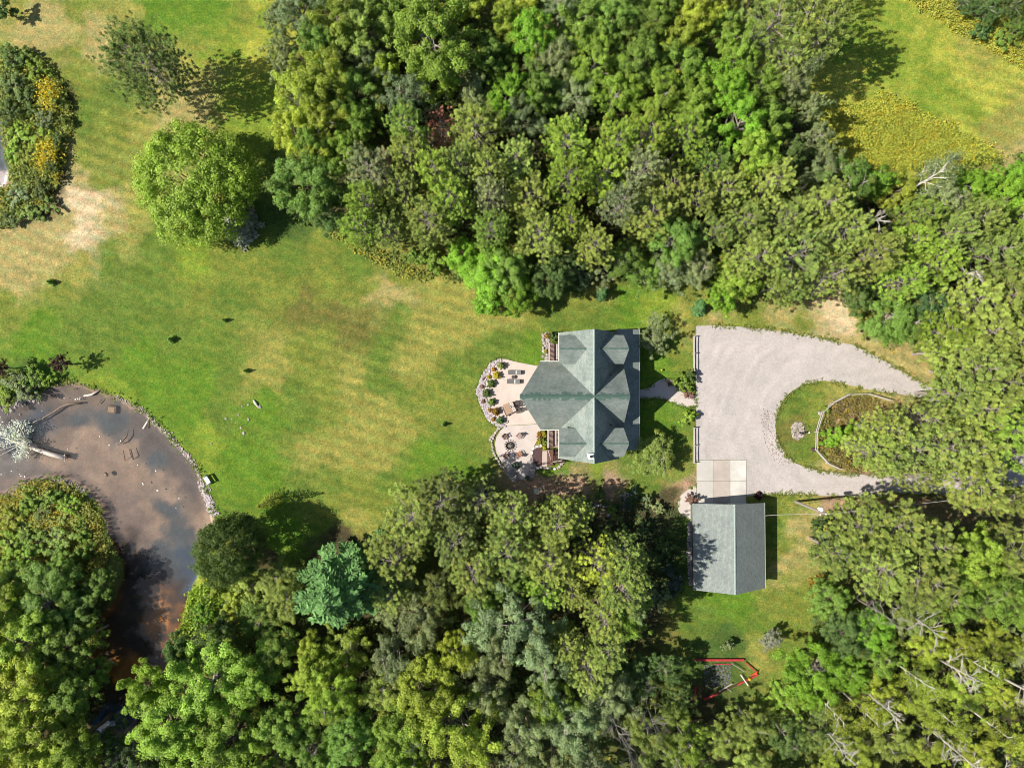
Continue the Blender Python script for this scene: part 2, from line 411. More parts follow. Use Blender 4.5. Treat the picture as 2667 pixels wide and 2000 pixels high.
BP = """30,870,m 100,850,m 150,845,M 200,850,M 280,865,M 300,900,m 250,900,q 250,935,q 150,920,q 60,920,Q 30,950,Q 20,900,m 120,950,M 120,990,P 170,960,P 200,1000,P 260,970,P 220,930,q 330,1000,q 320,950,m 350,1060,P 290,1030,P
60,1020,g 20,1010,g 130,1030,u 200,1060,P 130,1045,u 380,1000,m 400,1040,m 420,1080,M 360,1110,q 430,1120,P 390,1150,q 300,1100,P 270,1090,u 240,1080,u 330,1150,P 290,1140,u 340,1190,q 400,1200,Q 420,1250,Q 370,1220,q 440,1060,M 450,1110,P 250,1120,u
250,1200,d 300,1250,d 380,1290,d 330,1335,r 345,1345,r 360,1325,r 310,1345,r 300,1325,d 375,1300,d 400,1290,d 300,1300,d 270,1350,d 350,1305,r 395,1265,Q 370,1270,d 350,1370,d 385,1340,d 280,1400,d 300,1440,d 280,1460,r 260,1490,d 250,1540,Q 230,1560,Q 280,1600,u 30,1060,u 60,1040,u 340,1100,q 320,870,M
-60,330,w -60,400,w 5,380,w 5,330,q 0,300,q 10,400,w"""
def parse(s):
    o = []
    for t in s.split():
        a, b, k = t.split(',')
        p = V(float(a), float(b)); o.append((p.x, p.y) + PAL[k])
    return np.array(o)
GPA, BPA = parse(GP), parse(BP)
def idw(pts, A, pw=4.0):
    out = np.zeros((len(pts), 3)); ws = np.zeros(len(pts))
    for r in A:
        d2 = (pts[:, 0]-r[0])**2 + (pts[:, 1]-r[1])**2 + 0.8
        w = d2**(-pw/2)
        out += w[:, None]*r[2:5]; ws += w
    return out/ws[:, None]
def axis(lo, hi, step, far):
    a = np.arange(lo, hi+step/2, step)
    e = np.array([4, 10, 20, 40, 80, 160, 320, 640, far])
    return np.concatenate([lo-e[::-1], a, hi+e])
gx = axis(-80, 80, 0.32, 1500); gy = axis(-61, 61, 0.32, 1500)
X, Y = np.meshgrid(gx, gy); G = np.stack([X.ravel(), Y.ravel()], 1)
near = (np.abs(G[:, 0]) < 95) & (np.abs(G[:, 1]) < 75)
sd = np.full(len(G), 99.0)
Gn = G[near]
sd[near] = np.minimum(sdist(Gn, pondw), sdist(Gn, pond2w))
sd += 0.18*wob(G, 1.6, 3)
def smooth(a, b, x):
    t = np.clip((x-a)/(b-a), 0, 1); return t*t*(3-2*t)
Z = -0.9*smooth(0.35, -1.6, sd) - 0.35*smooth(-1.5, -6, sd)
Z += np.where(near, 0.03*wob(G, 0.25, 5), 0)*smooth(0, 2, sd)
warp = np.stack([wob(G, 0.30, 1), wob(G, 0.30, 2)], 1)*2.0 + np.stack([wob(G, 1.4, 6), wob(G, 1.4, 7)], 1)*0.9
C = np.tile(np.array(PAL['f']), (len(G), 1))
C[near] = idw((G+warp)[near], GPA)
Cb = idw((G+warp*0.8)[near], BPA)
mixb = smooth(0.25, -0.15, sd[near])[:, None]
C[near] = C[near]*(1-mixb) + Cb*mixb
# straw-dry and lush flecks, bare earth at the very edge of the water
g1 = wob(G, 0.9, 8, 4); g2 = wob(G, 2.6, 9, 3)
lum = 1 + 0.16*g1 + 0.12*g2
C *= np.clip(lum, 0.5, 1.6)[:, None]
land = smooth(0.2, 1.0, sd)
C[:, 0] *= 1 + 0.20*g2*land
# faint mowing lanes on the lawn (really shorter grass)
lane = np.sin((G[:, 0]*0.30 + G[:, 1]*0.95)*3.6 + 0.8*wob(G, 0.12, 11))*0.13*land*np.clip(.5+wob(G, .08, 12), 0, 1)
C *= (1+lane)[:, None]
C = np.clip(C, 0.005, 0.9)
nx, ny = len(gx), len(gy)
idx = np.arange(nx*ny).reshape(ny, nx)
F = np.stack([idx[:-1, :-1], idx[:-1, 1:], idx[1:, 1:], idx[1:, :-1]], -1).reshape(-1, 4)

gm, n, out = new_mat('ground_cover')
at = nd(n, 'ShaderNodeAttribute', attribute_name='tint')
geo = nd(n, 'ShaderNodeNewGeometry')
n1 = nd(n, 'ShaderNodeTexNoise', Scale=4.2, Detail=4.0, Roughness=0.85)
n2 = nd(n, 'ShaderNodeTexNoise', Scale=1.6, Detail=5.0, Roughness=0.7)
for q in (n1, n2): n.links.new(geo.outputs['Position'], q.inputs['Vector'])
a1 = nd(n, 'ShaderNodeMapRange'); a1.inputs['From Min'].default_value = 0.3; a1.inputs['From Max'].default_value = 0.7; a1.inputs['To Min'].default_value = 0.5; a1.inputs['To Max'].default_value = 1.5
a2 = nd(n, 'ShaderNodeMapRange'); a2.inputs['From Min'].default_value = 0.3; a2.inputs['From Max'].default_value = 0.7; a2.inputs['To Min'].default_value = 0.78; a2.inputs['To Max'].default_value = 1.25
n.links.new(n1.outputs['Fac'], a1.inputs[0]); n.links.new(n2.outputs['Fac'], a2.inputs[0])
mm = nd(n, 'ShaderNodeMath', operation='MULTIPLY'); n.links.new(a1.outputs[0], mm.inputs[0]); n.links.new(a2.outputs[0], mm.inputs[1])
grn = nd(n, 'ShaderNodeMix', data_type='FLOAT'); grn.inputs[2].default_value = 1.0
n.links.new(at.outputs['Alpha'], grn.inputs[0]); n.links.new(mm.outputs[0], grn.inputs[3]); mm = grn
sc_ = nd(n, 'ShaderNodeVectorMath', operation='SCALE'); n.links.new(at.outputs['Color'], sc_.inputs[0]); n.links.new(mm.outputs[0], sc_.inputs['Scale'])
n3 = nd(n, 'ShaderNodeTexNoise', Scale=3.1, Detail=4.0, Roughness=0.7); n.links.new(geo.outputs['Position'], n3.inputs['Vector'])
a3 = nd(n, 'ShaderNodeMapRange'); a3.inputs['From Min'].default_value = 0.46; a3.inputs['From Max'].default_value = 0.60; a3.inputs['To Min'].default_value = 0.0; a3.inputs['To Max'].default_value = 0.75
n.links.new(n3.outputs['Fac'], a3.inputs[0])
dry = nd(n, 'ShaderNodeVectorMath', operation='MULTIPLY'); dry.inputs[1].default_value = (1.30, 1.08, 1.2)
n.links.new(sc_.outputs[0], dry.inputs[0])
mxd = nd(n, 'ShaderNodeMix', data_type='RGBA'); n.links.new(a3.outputs[0], mxd.inputs[0]); n.links.new(sc_.outputs[0], mxd.inputs[6]); n.links.new(dry.outputs[0], mxd.inputs[7])
b = nd(n, 'ShaderNodeBsdfPrincipled', Roughness=0.95); b.inputs['Specular IOR Level'].default_value = 0.1
n.links.new(mxd.outputs[2], b.inputs['Base Color'])
bp = nd(n, 'ShaderNodeBump', Strength=0.9, Distance=0.07); n.links.new(n1.outputs['Fac'], bp.inputs['Height']); n.links.new(bp.outputs[0], b.inputs['Normal'])
n.links.new(b.outputs[0], out.inputs[0])
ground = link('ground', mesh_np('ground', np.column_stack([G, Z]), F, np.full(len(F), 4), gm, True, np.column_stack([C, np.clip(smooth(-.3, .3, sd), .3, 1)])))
tag(ground, 'mown lawn with green and straw patches, sloping into the pond', kind='structure')

# water: clear, slightly turbid, mirrors the sky by Fresnel
wm, n, out = new_mat('pond_water')
geo = nd(n, 'ShaderNodeNewGeometry')
no = nd(n, 'ShaderNodeTexNoise', Scale=1.3, Detail=4.0); n.links.new(geo.outputs['Position'], no.inputs['Vector'])
bp = nd(n, 'ShaderNodeBump', Strength=0.12, Distance=0.05); n.links.new(no.outputs['Fac'], bp.inputs['Height'])
dt = nd(n, 'ShaderNodeVectorMath', operation='DOT_PRODUCT'); n.links.new(geo.outputs['Incoming'], dt.inputs[0]); n.links.new(bp.outputs[0], dt.inputs[1])
ab = nd(n, 'ShaderNodeMath', operation='ABSOLUTE'); n.links.new(dt.outputs['Value'], ab.inputs[0])
om = nd(n, 'ShaderNodeMath', operation='SUBTRACT'); om.inputs[0].default_value = 1.0; n.links.new(ab.outputs[0], om.inputs[1])
pw_ = nd(n, 'ShaderNodeMath', operation='POWER'); pw_.inputs[1].default_value = 5.0; n.links.new(om.outputs[0], pw_.inputs[0])
fr = nd(n, 'ShaderNodeMath', operation='MULTIPLY_ADD'); fr.inputs[1].default_value = 0.965; fr.inputs[2].default_value = 0.035; n.links.new(pw_.outputs[0], fr.inputs[0])
gl = nd(n, 'ShaderNodeBsdfGlossy', Roughness=0.06); n.links.new(bp.outputs[0], gl.inputs['Normal'])
tr = nd(n, 'ShaderNodeBsdfTransparent', Color=(0.90, 0.90, 0.88, 1))
df = nd(n, 'ShaderNodeBsdfDiffuse', Color=(0.15, 0.15, 0.15, 1))
n4 = nd(n, 'ShaderNodeTexNoise', Scale=0.075, Detail=2.0); n.links.new(geo.outputs['Position'], n4.inputs['Vector'])
a4 = nd(n, 'ShaderNodeMapRange'); a4.inputs['From Min'].default_value = 0.35; a4.inputs['From Max'].default_value = 0.65; a4.inputs['To Min'].default_value = 0.08; a4.inputs['To Max'].default_value = 0.24
n.links.new(n4.outputs['Fac'], a4.inputs[0])
m1 = nd(n, 'ShaderNodeMixShader'); n.links.new(a4.outputs[0], m1.inputs[0]); n.links.new(tr.outputs[0], m1.inputs[1]); n.links.new(df.outputs[0], m1.inputs[2])
m2 = nd(n, 'ShaderNodeMixShader'); n.links.new(fr.outputs[0], m2.inputs[0]); n.links.new(m1.outputs[0], m2.inputs[1]); n.links.new(gl.outputs[0], m2.inputs[2])
n.links.new(m2.outputs[0], out.inputs[0])
WZ = -0.42
def water(poly, lab):
    q = np.array(poly); x0, y0 = q.min(0)-2; x1, y1 = q.max(0)+2
    o = MB().add([(x0, y0, WZ), (x1, y0, WZ), (x1, y1, WZ), (x0, y1, WZ)], [(0, 1, 2, 3)]).build('water', wm)
    tag(o, lab, kind='structure')
water(pondw, 'brown and blue-grey pond curving round the lawn'); water(pond2w, 'pale shallow pond at the left edge')

# flat things laid on the ground
def sheet(name, poly, z, mat, parent=None, thick=0.0, lab=None):
    o = MB(); n_ = len(poly)
    if thick: o.prism(poly, z-thick, z)
    else: o.add([(x, y, z) for x, y in poly], [tuple(range(n_))])
    ob = o.build(name, mat, parent)
    if lab: tag(ob, lab)
    return ob
def edge_poly(p, k, amp, seed, step=0.5, closed=True):
    """chaikin-smoothed outline in world metres with a ragged edge"""
    q = S2(chaikin(p, k)) if k else S2(p)
    o = []
    for i in range(len(q) if closed else len(q)-1):
        a = np.array(q[i]); c = np.array(q[(i+1) % len(q)]); m_ = max(1, int(np.linalg.norm(c-a)/step))
        for j in range(m_): o.append(a+(c-a)*j/m_)
    o = np.array(o)
    o[:, 0] += amp*wob(o, 2.0, seed); o[:, 1] += amp*wob(o, 2.0, seed+1)
    return [tuple(v) for v in o]

gvm = solid('gravel_drive', (0.41, 0.375, 0.355), 0.95, 0.09, 0.30, 0.7, col2=(0.475, 0.425, 0.405), fine=(4.0, 0.13), bdist=0.045)
# tyre tracks: worn lanes that follow the loop
n = gvm.node_tree; bs = [x for x in n.nodes if x.type == 'BSDF_PRINCIPLED'][0]; src = bs.inputs['Base Color'].links[0].from_socket
gp = nd(n, 'ShaderNodeNewGeometry'); c0 = P(2175, 1118)
su = nd(n, 'ShaderNodeVectorMath', operation='SUBTRACT'); su.inputs[1].default_value = (c0.x, c0.y, 0); n.links.new(gp.outputs['Position'], su.inputs[0])
mi = nd(n, 'ShaderNodeVectorMath', operation='MINIMUM'); mi.inputs[1].default_value = (0, 1e6, 0); n.links.new(su.outputs[0], mi.inputs[0])
le = nd(n, 'ShaderNodeVectorMath', operation='LENGTH'); n.links.new(mi.outputs[0], le.inputs[0])
tn = nd(n, 'ShaderNodeTexNoise', Scale=0.12, Detail=3.0); n.links.new(gp.outputs['Position'], tn.inputs['Vector'])
td = nd(n, 'ShaderNodeMath', operation='MULTIPLY_ADD'); td.inputs[1].default_value = 5.0; n.links.new(tn.outputs['Fac'], td.inputs[0]); n.links.new(le.outputs['Value'], td.inputs[2])
tf = nd(n, 'ShaderNodeMath', operation='MULTIPLY'); tf.inputs[1].default_value = 3.3; n.links.new(td.outputs[0], tf.inputs[0])
ts = nd(n, 'ShaderNodeMath', operation='SINE'); n.links.new(tf.outputs[0], ts.inputs[0])
tm_ = nd(n, 'ShaderNodeTexNoise', Scale=0.35, Detail=4.0); n.links.new(gp.outputs['Position'], tm_.inputs['Vector'])
ta = nd(n, 'ShaderNodeMapRange'); ta.inputs['From Min'].default_value = .42; ta.inputs['From Max'].default_value = .7; ta.inputs['To Min'].default_value = 0; ta.inputs['To Max'].default_value = .09; n.links.new(tm_.outputs['Fac'], ta.inputs[0])
tt = nd(n, 'ShaderNodeMath', operation='MULTIPLY_ADD'); tt.inputs[2].default_value = 1.0; n.links.new(ts.outputs[0], tt.inputs[0]); n.links.new(ta.outputs[0], tt.inputs[1])
tx = nd(n, 'ShaderNodeVectorMath', operation='SCALE'); n.links.new(src, tx.inputs[0]); n.links.new(tt.outputs[0], tx.inputs['Scale']); n.links.new(tx.outputs[0], bs.inputs['Base Color'])
DR_OUT = [(1813,849),(1860,848.5),(1921,850),(2016,860),(2111,874),(2175,888),(2238,905),(2301,937),(2365,978),(2420,1006),(2500,1040),(2590,1100),(2640,1160),(2760,1200),(2760,1275),(2667,1272),(2560,1285),(2450,1290),(2333,1284),(2285,1293),(2206,1295),(2143,1289),(2064,1286),(2016,1287),(1945,1292),(1943.5,1197),(1813,1197)]
DR_IN = [(2365,1029),(2317,1024),(2238,1010),(2175,994),(2137,991),(2080,1004),(2042,1035),(2023,1080),(2018,1114),(2026,1152),(2048,1190),(2096,1219),(2175,1232),(2300,1238),(2400,1232),(2500,1205),(2560,1160),(2540,1110),(2460,1065),(2400,1038)]
# ring-shaped drive: outer outline keyed to the inner one by a slit at the right
inn = edge_poly(DR_IN, 2, 0.12, 21)
outp = S2(DR_OUT[:1]) + [tuple(v) for v in edge_poly(chaikin(DR_OUT[1:25], 1, False), 0, 0.10, 23, closed=False)] + S2([(1943.8,1292)]) + S2(DR_OUT[25:])
oi_ = max(range(len(outp)), key=lambda i: outp[i][0]); ii_ = max(range(len(inn)), key=lambda i: inn[i][0])
inn_r = (inn[ii_:] + inn[:ii_+1])
area = sum(inn[i][0]*inn[(i+1) % len(inn)][1]-inn[(i+1) % len(inn)][0]*inn[i][1] for i in range(len(inn)))
areo = sum(outp[i][0]*outp[(i+1) % len(outp)][1]-outp[(i+1) % len(outp)][0]*outp[i][1] for i in range(len(outp)))
if area*areo > 0: inn_r = inn_r[::-1]
ring = outp[:oi_+1] + inn_r + outp[oi_:]
from mathutils.geometry import tessellate_polygon
lo2 = [Vector((x, y, 0)) for x, y in outp]; li2 = [Vector((x, y, 0)) for x, y in inn]
bm_ = MB(); bm_.add([(v.x, v.y, 0.075) for v in lo2+li2], [tuple(t) for t in tessellate_polygon([lo2, li2])])
drv = bm_.build('gravel_drive', gvm); tag(drv, 'pale pinkish-grey gravel turning drive looping round the island', kind='structure')

# concrete apron: six slabs with open joints
ap = empty('concrete_apron', P(1880, 1250), 'concrete apron of six slabs between gravel drive and garage', None, None, 'structure')
xs = [1814, 1857, 1901, 1943]; ys = [1197.5, 1252, 1318]
for i in range(3):
    for j in range(2):
        a = P(xs[i]+.35, ys[j]+.35); c = P(xs[i+1]-.35, ys[j+1]-.35)
        sheet('slab', [(a.x, c.y), (c.x, c.y), (c.x, a.y), (a.x, a.y)], 0.10, M[['apron', 'apron_warm', 'apron_pale'][i]], ap, 0.2)
wk = [(1813,1263),(1800,1270),(1787,1278),(1774,1289),(1766,1303),(1764.5,1318),(1768,1331),(1779,1345),(1791,1351),(1804,1353),(1813.3,1353),(1813.3,1320)]
gw = sheet('garage_walk', S2(wk), 0.085, M['concrete2'], None, 0.2); tag(gw, 'rounded concrete walk at the garage corner', kind='structure')
EP = [(1655,1016),(1672,1015),(1688,1010),(1702,1000),(1715,991),(1732,985.5),(1746,987.5),(1757,996),(1764,1008),(1772,1019),(1785,1027),(1800,1027.5),(1812.6,1026),(1812.6,1058),(1790,1060),(1769.6,1056),(1742,1045),(1728,1040),(1715,1038),(1690,1039),(1655,1040)]
ep = sheet('entrance_path', S2(EP), 0.085, M['concrete2'], None, 0.2); tag(ep, 'curved concrete path from porch to drive', kind='structure')

# patios
UP = [(1303,935),(1318,935.5),(1336,940.7),(1366,947),(1420,957),(1440,1005),(1440,1090),(1399,1103.5),(1360,1106),(1316,1108),(1304,1100),(1290,1088),(1277,1068),(1263,1040),(1256,1018),(1262,992),(1275,968),(1289,948)]
LP = [(1316.6,1109),(1360,1107.2),(1399,1104.6),(1412,1104.6),(1412,1118),(1402,1140),(1392,1160),(1387,1180),(1389,1205),(1394,1224),(1389,1243),(1370,1250),(1346,1247),(1335,1238),(1318,1218),(1304,1199),(1293,1178),(1289,1156),(1293,1138),(1303,1122)]
pt = empty('patio', P(1330, 1060), 'pale pinkish patio of two concrete lobes behind the house', None, None, 'structure')
sheet('slab', S2(UP), 0.12, M['concrete'], pt, 0.25)
sheet('slab', S2(LP), 0.11, M['concrete2'], pt, 0.25)
# ================================================================ BUILDINGS
def roof_part(name, polys, t, mat, parent):
    """sloping slabs with metric UVs (u along the eave, v up the slope)"""
    off = Vector(parent.location); vs = []; fs = []; uvs = []
    for poly in polys:
        poly = [Vector(p) for p in poly]
        nrm = Vector((0, 0, 0))
        for i in range(len(poly)):
            a, c = poly[i], poly[(i+1) % len(poly)]
            nrm += a.cross(c)
        if nrm.z < 0: poly.reverse(); nrm = -nrm
        nrm.normalize(); u = Vector((0, 0, 1)).cross(nrm).normalized(); v = nrm.cross(u)
        b = len(vs); k = len(poly)
        vs += [p-off for p in poly] + [p-off-Vector((0, 0, t)) for p in poly]
        fs.append(tuple(b+i for i in range(k))); uvs += [(p.dot(u), p.dot(v)) for p in poly]
        fs.append(tuple(b+k+i for i in range(k))[::-1]); uvs += [(0, 0)]*k
        for i in range(k):
            fs.append((b+i, b+k+i, b+k+(i+1) % k, b+(i+1) % k)); uvs += [(0, 0)]*4
    me = bpy.data.meshes.new(name); me.from_pydata([tuple(v) for v in vs], [], fs); me.materials.append(mat)
    ul = me.uv_layers.new(name='UVMap'); ul.data.foreach_set('uv', np.array(uvs, np.float32).ravel())
    me.update()
    return link(name, me, parent)
def cap_line(mb, a, b, w, rnd, jag=0.0, lift=0.05):
    """a row of overlapping cap shingles along a ridge, with ragged sides"""
    a, b = Vector(a), Vector(b); L = (b-a).length; d = (b-a)/L; s = Vector((-d.y, d.x, 0)); n_ = int(L/0.34)
    for i in range(n_):
        p = a+d*(i*L/n_); q = a+d*((i+1)*L/n_-0.02)
        w1 = w*(1+rnd.uniform(-jag, jag)); w2 = w*(1+rnd.uniform(-jag, jag)); t = lift*rnd.uniform(0.7, 1.3)
        zd = mb.slope
        mb.add([p+s*w1-Vector((0, 0, w1*zd-t)), p+Vector((0, 0, t)), p-s*w2-Vector((0, 0, w2*zd-t)),
                q+s*w1-Vector((0, 0, w1*zd-t*0.7)), q+Vector((0, 0, t*.7)), q-s*w2-Vector((0, 0, w2*zd-t*.7)),
                p+s*w1-Vector((0, 0, w1*zd+.04)), p-s*w2-Vector((0, 0, w2*zd+.04)), q+s*w1-Vector((0, 0, w1*zd+.04)), q-s*w2-Vector((0, 0, w2*zd+.04))],
               [(0, 1, 4, 3), (1, 2, 5, 4), (0, 6, 7, 2, 1), (3, 4, 5, 9, 8), (0, 3, 8, 6), (2, 7, 9, 5)])
rn = random.Random(3)
ZE, ZR = 3.4, 9.8
yc = -1.62
xr = 10.74; xw = 6.57; xe = 14.9; yN = 7.16; yS = -10.4
sw = (ZR-ZE)/(xr-xw); se = (ZR-3.6)/(xe-xr)
house = empty('house', (11, yc, 0), 'large house with steep grey-green shingle roof, prow gable and four dormers', 'house')
def zmain(x): return ZR-(xr-x)*sw if x < xr else ZR-(x-xr)*se
# walls
body = MB()
fp = [(7.2, yS+.5), (xr, yS+.5), (14.5, yS+.5), (14.5, yN-.5), (xr, yN-.5), (7.2, yN-.5)]
body.prism(fp, 0, lambda x, y: zmain(x)-0.35)
body.build('wall', M['log'], house)
zw = lambda x, y: ZR-abs(y-yc)*(ZR-ZE)/4.72-0.35
wing = MB()
for s in (1, -1):
    f_ = [(1.9, yc), (4.9, yc+s*4.1), (15.0, yc+s*4.1), (15.0, yc)]
    if s < 0: f_ = f_[::-1]
    wing.prism(f_, 0, zw)
wing.build('wing_wall', M['log'], house)
# prow windows and east gable windows
wn = [(1, .5), (1, .28)]
def wall_window(parent, a, b, z0, z1, nrm, mat_f='trim'):
    """window standing proud of a wall between plan points a and b"""
    a = Vector((*a, 0)); b = Vector((*b, 0)); nrm = Vector((*nrm, 0)).normalized()*0.06
    f = MB()
    for p, q in ((z0, z0+.1), (z1-.1, z1)):
        f.beam(a+nrm+Vector((0, 0, (p+q)/2)), b+nrm+Vector((0, 0, (p+q)/2)), 0.1, q-p)
    for p in (a, b):
        f.beam(p+nrm+Vector((0, 0, z0)), p+nrm+Vector((0, 0, z1)), 0.1, 0.1)
    fo = f.build('window', M[mat_f], parent)
    off = Vector(parent.location)
    me = bpy.data.meshes.new('pane'); q = nrm*0.7
    me.from_pydata([tuple(a+q+Vector((0, 0, z0))-off), tuple(b+q+Vector((0, 0, z0))-off), tuple(b+q+Vector((0, 0, z1))-off), tuple(a+q+Vector((0, 0, z1))-off)], [], [(0, 1, 2, 3)])
    me.materials.append(M['glass']); link('pane', me, fo)
for s in (1, -1):
    p0 = Vector((1.9, yc, 0)); p1 = Vector((4.9, yc+s*4.1, 0)); d = p1-p0; nn = (-abs(d.y), s*d.x)
    for i, (t0, t1) in enumerate(((.05, .3), (.34, .6), (.64, .9))):
        a, c = p0+d*t0, p0+d*t1
        wall_window(house, (a.x, a.y), (c.x, c.y), 0.3, 2.4, nn)
        zt = min(zw(0, a.y), zw(0, c.y))-0.5
        if zt > 3.4: wall_window(house, (a.x, a.y), (c.x, c.y), 2.8, zt, nn)
for y0, y1 in ((-4.6, -3.2), (1.0, 2.2)): wall_window(house, (15.0, y0), (15.0, y1), 1.0, 2.3, (1, 0))
MB().box((15.05, yc, 1.1), (0.1, 1.1, 2.2)).build('door', M['dark_wood'], house)
for y0, y1 in ((-8.6, -7.2), (4.2, 5.6)):
    wall_window(house, (14.5, y0), (14.5, y1), 1.0, 2.3, (1, 0)); wall_window(house, (7.2, y0), (7.2, y1), 0.9, 2.4, (-1, 0))
T = 0.22
roof_part('main_roof', [[(xr, yS, ZR), (xr, yN, ZR), (xw, yN, ZE), (xw, yS, ZE)],
                        [(xr+.002, yS, ZR), (xr+.002, yN, ZR), (xe, yN, 3.6), (xe, yS, 3.6)]], T, M['shingle'], house)
sy = (ZR-ZE)/4.72; zr2 = ZR+0.06
tip = 0.97
e1 = P(1407.5, 942, ZE)
polys = []
for s in (1, -1):
    polys.append([(tip, yc, zr2), (e1.x, yc+s*4.72, zr2-4.72*sy), (12.5, yc+s*4.72, zr2-4.72*sy), (15.44, yc+s*4.36, zr2-4.36*sy), (15.42, yc, zr2)])
roof_part('wing_roof', polys, T, M['shingle'], house)
# porch roof on the east side
pe = P(1664.6, 1000, 2.8).x
yPn = P(1664, 858, 2.8).y; yPs = P(1664, 1172, 2.8).y
roof_part('porch_roof', [[(14.6, yPn, 3.9), (pe, yPn, 2.85), (pe, yPs, 2.85), (14.6, yPs, 3.9)]], 0.16, M['shingle'], house)
MB().beam((pe+.05, yPs, 2.78), (pe+.05, yPn, 2.78), 0.1, 0.14).build('gutter', M['metal'], house)
for k in range(6):
    y_ = yPs+.4+(yPn-yPs-.8)*k/5
    MB().box((pe-.35, y_, 1.35), (.2, .2, 2.7)).build('porch_post', M['log'], house)
MB().box(((14.5+pe)/2-.1, (yPn+yPs)/2, .12), (pe-14.7, yPn-yPs-.3, .24)).build('porch_floor', M['deck'], house)
# dormers
DZR, DZE = 8.5, 6.4
for name_i, (dy, side) in enumerate(((4.66, -1), (-7.9, -1), (4.66, 1), (-7.9, 1))):
    hs = 1.95
    dr = MB()
    if side < 0:
        fx, fxe = P(1456.5, 1000, DZR).x, P(1456.5, 1000, DZE).x; wx = 6.85
        rx_ = xr-(ZR-DZR)/sw+.25; ex_ = xr-(ZR-DZE)/sw+.25
    else:
        fx, fxe = P(1639, 1000, DZR).x, P(1624.5, 1000, DZE).x; wx = 14.75
        rx_ = xr+(ZR-DZR)/se-.25; ex_ = xr+(ZR-DZE)/se-.25
    sd_ = (DZR-DZE)/hs
    for s in (1, -1):
        f_ = [(wx, dy), (wx, dy+s*(hs-.3)), (xr+side*2.2, dy+s*(hs-.3)), (xr+side*2.2, dy)]
        dr.prism(f_, 3.0, lambda x, y: DZR-abs(y-dy)*sd_-.2)
    w_ = dr.build('dormer_wall', M['log'], house)
    rp = roof_part('dormer_roof', [[(fx, dy, DZR), (fxe, dy+s*hs, DZE), (ex_, dy+s*hs, DZE), (rx_, dy, DZR)] for s in (1, -1)], 0.16, M['shingle'], house)
    wall_window(house, (wx, dy-.7), (wx, dy+.7), 5.0, 6.3, (side, 0))
    cp = MB(); cp.slope = sd_
    cap_line(cp, (fx+.05*-side, dy, DZR), (rx_, dy, DZR), 0.115, rn, 0.35, 0.045)
    cp.build('ridge_cap', M['ridge'], house)
cp = MB(); cp.slope = sy
cap_line(cp, (tip+.05, yc, zr2), (15.38, yc, zr2), 0.40, rn, 0.55, 0.05)
cp.build('ridge_cap', M['ridge'], house)
cp = MB(); cp.slope = 1.5
cap_line(cp, (xr, yS, ZR), (xr, yc-.5, ZR), 0.13, rn, 0.1, 0.05); cp.build('ridge_cap', M['ridge_pale'], house)
cp = MB(); cp.slope = 1.5; cap_line(cp, (xr, yc+.5, ZR), (xr, yN, ZR), 0.13, rn, 0.1, 0.05); cp.build('ridge_cap', M['ridge_pale'], house)
# pale drip edges along the wing eaves and the gable rakes
for s in (1, -1):
    MB().beam((e1.x, yc+s*4.79, ZE-.05), (7.0, yc+s*4.79, ZE-.05), 0.12, 0.14).build('gutter', M['trim'], house)
MB().beam((xw-.05, yS, ZE-.06), (xw-.05, yc-4.9, ZE-.06), 0.1, 0.14).build('gutter', M['trim'], house)
MB().beam((xw-.05, yc+4.9, ZE-.06), (xw-.05, yN, ZE-.06), 0.1, 0.14).build('gutter', M['trim'], house)
# chimney
cx, cy = P(1539, 1188, 10.2).x, P(1539, 1188, 10.2).y
ch = MB().box((cx, cy, 9.5), (.62, .62, 1.6)).box((cx, cy, 10.34), (.74, .74, .08)).build('chimney', M['white'], house)
MB().lathe((cx, cy, 10.38), [(.16, 0), (.16, .3), (.19, .32), (.19, .4)], 10).build('flue', M['black'], house)
for px, py in ((1617, 984), (1618, 1104)):                          # small vents near the cross gable
    p = P(px-25, py-8 if py < 1000 else py+3, 6.6)
    MB().lathe((p.x, p.y, zmain(p.x)-.1), [(.07, 0), (.07, .5), (.1, .52), (.1, .58)], 8).build('vent_pipe', M['black'], house)

# decks on the garden side
def deck(x0, x1, y0, y1, z, lab, railW=True, endN=None, stairs=False):
    d = empty('deck', (x0, y0, 0), lab, 'deck')
    nb = int((y1-y0)/0.16)
    for i in range(nb):
        ya = y0+(y1-y0)*i/nb
        MB().box(((x0+x1)/2, ya+.07, z-.02), (x1-x0, .135, .04)).build('board', M['deck'], d)
    fr = MB().box(((x0+x1)/2, (y0+y1)/2, z-.15), (x1-x0-.1, y1-y0-.1, .2))
    for x_ in (x0+.15, x1-.15):
        for y_ in (y0+.15, y1-.15): fr.box((x_, y_, z/2-.1), (.12, .12, z))
    fr.build('deck_frame', M['dark_wood'], d)
    def railing(a, b):
        r = MB(); a = Vector(a); b = Vector(b)
        r.beam(a+Vector((0, 0, .98)), b+Vector((0, 0, .98)), .2, .07); r.build('handrail', M['rail'], d)
        q = MB(); q.beam(a+Vector((0, 0, .12)), b+Vector((0, 0, .12)), .06, .08)
        L = (b-a).length; k = int(L/.172)
        for i in range(k+1):
            p = a+(b-a)*i/k; q.box((p.x, p.y, z+.52), (.085, .085, .86))
        q.build('baluster', M['dark_wood'], d)
    railing((x0+.08, y0, z), (x0+.08, y1, z))
    railing((x0+1.16, y0+.5, z), (x0+1.16, y1, z)) if stairs else railing((x0+1.16, y0+.4, z), (x0+1.16, y1-.1, z))
    return d
nA = P(1428, 939, .6); nB = P(1459, 895, .6)
deck(nA.x, 7.1, nA.y-.3, nB.y, .6, 'small deck with dark balusters north of the prow gable')
sA = P(1425, 1165, .6); sB = P(1456, 1118, .6)
dk = deck(sA.x, 7.1, sA.y, sB.y+.2, .6, 'small deck with dark balusters south of the prow gable', stairs=True)
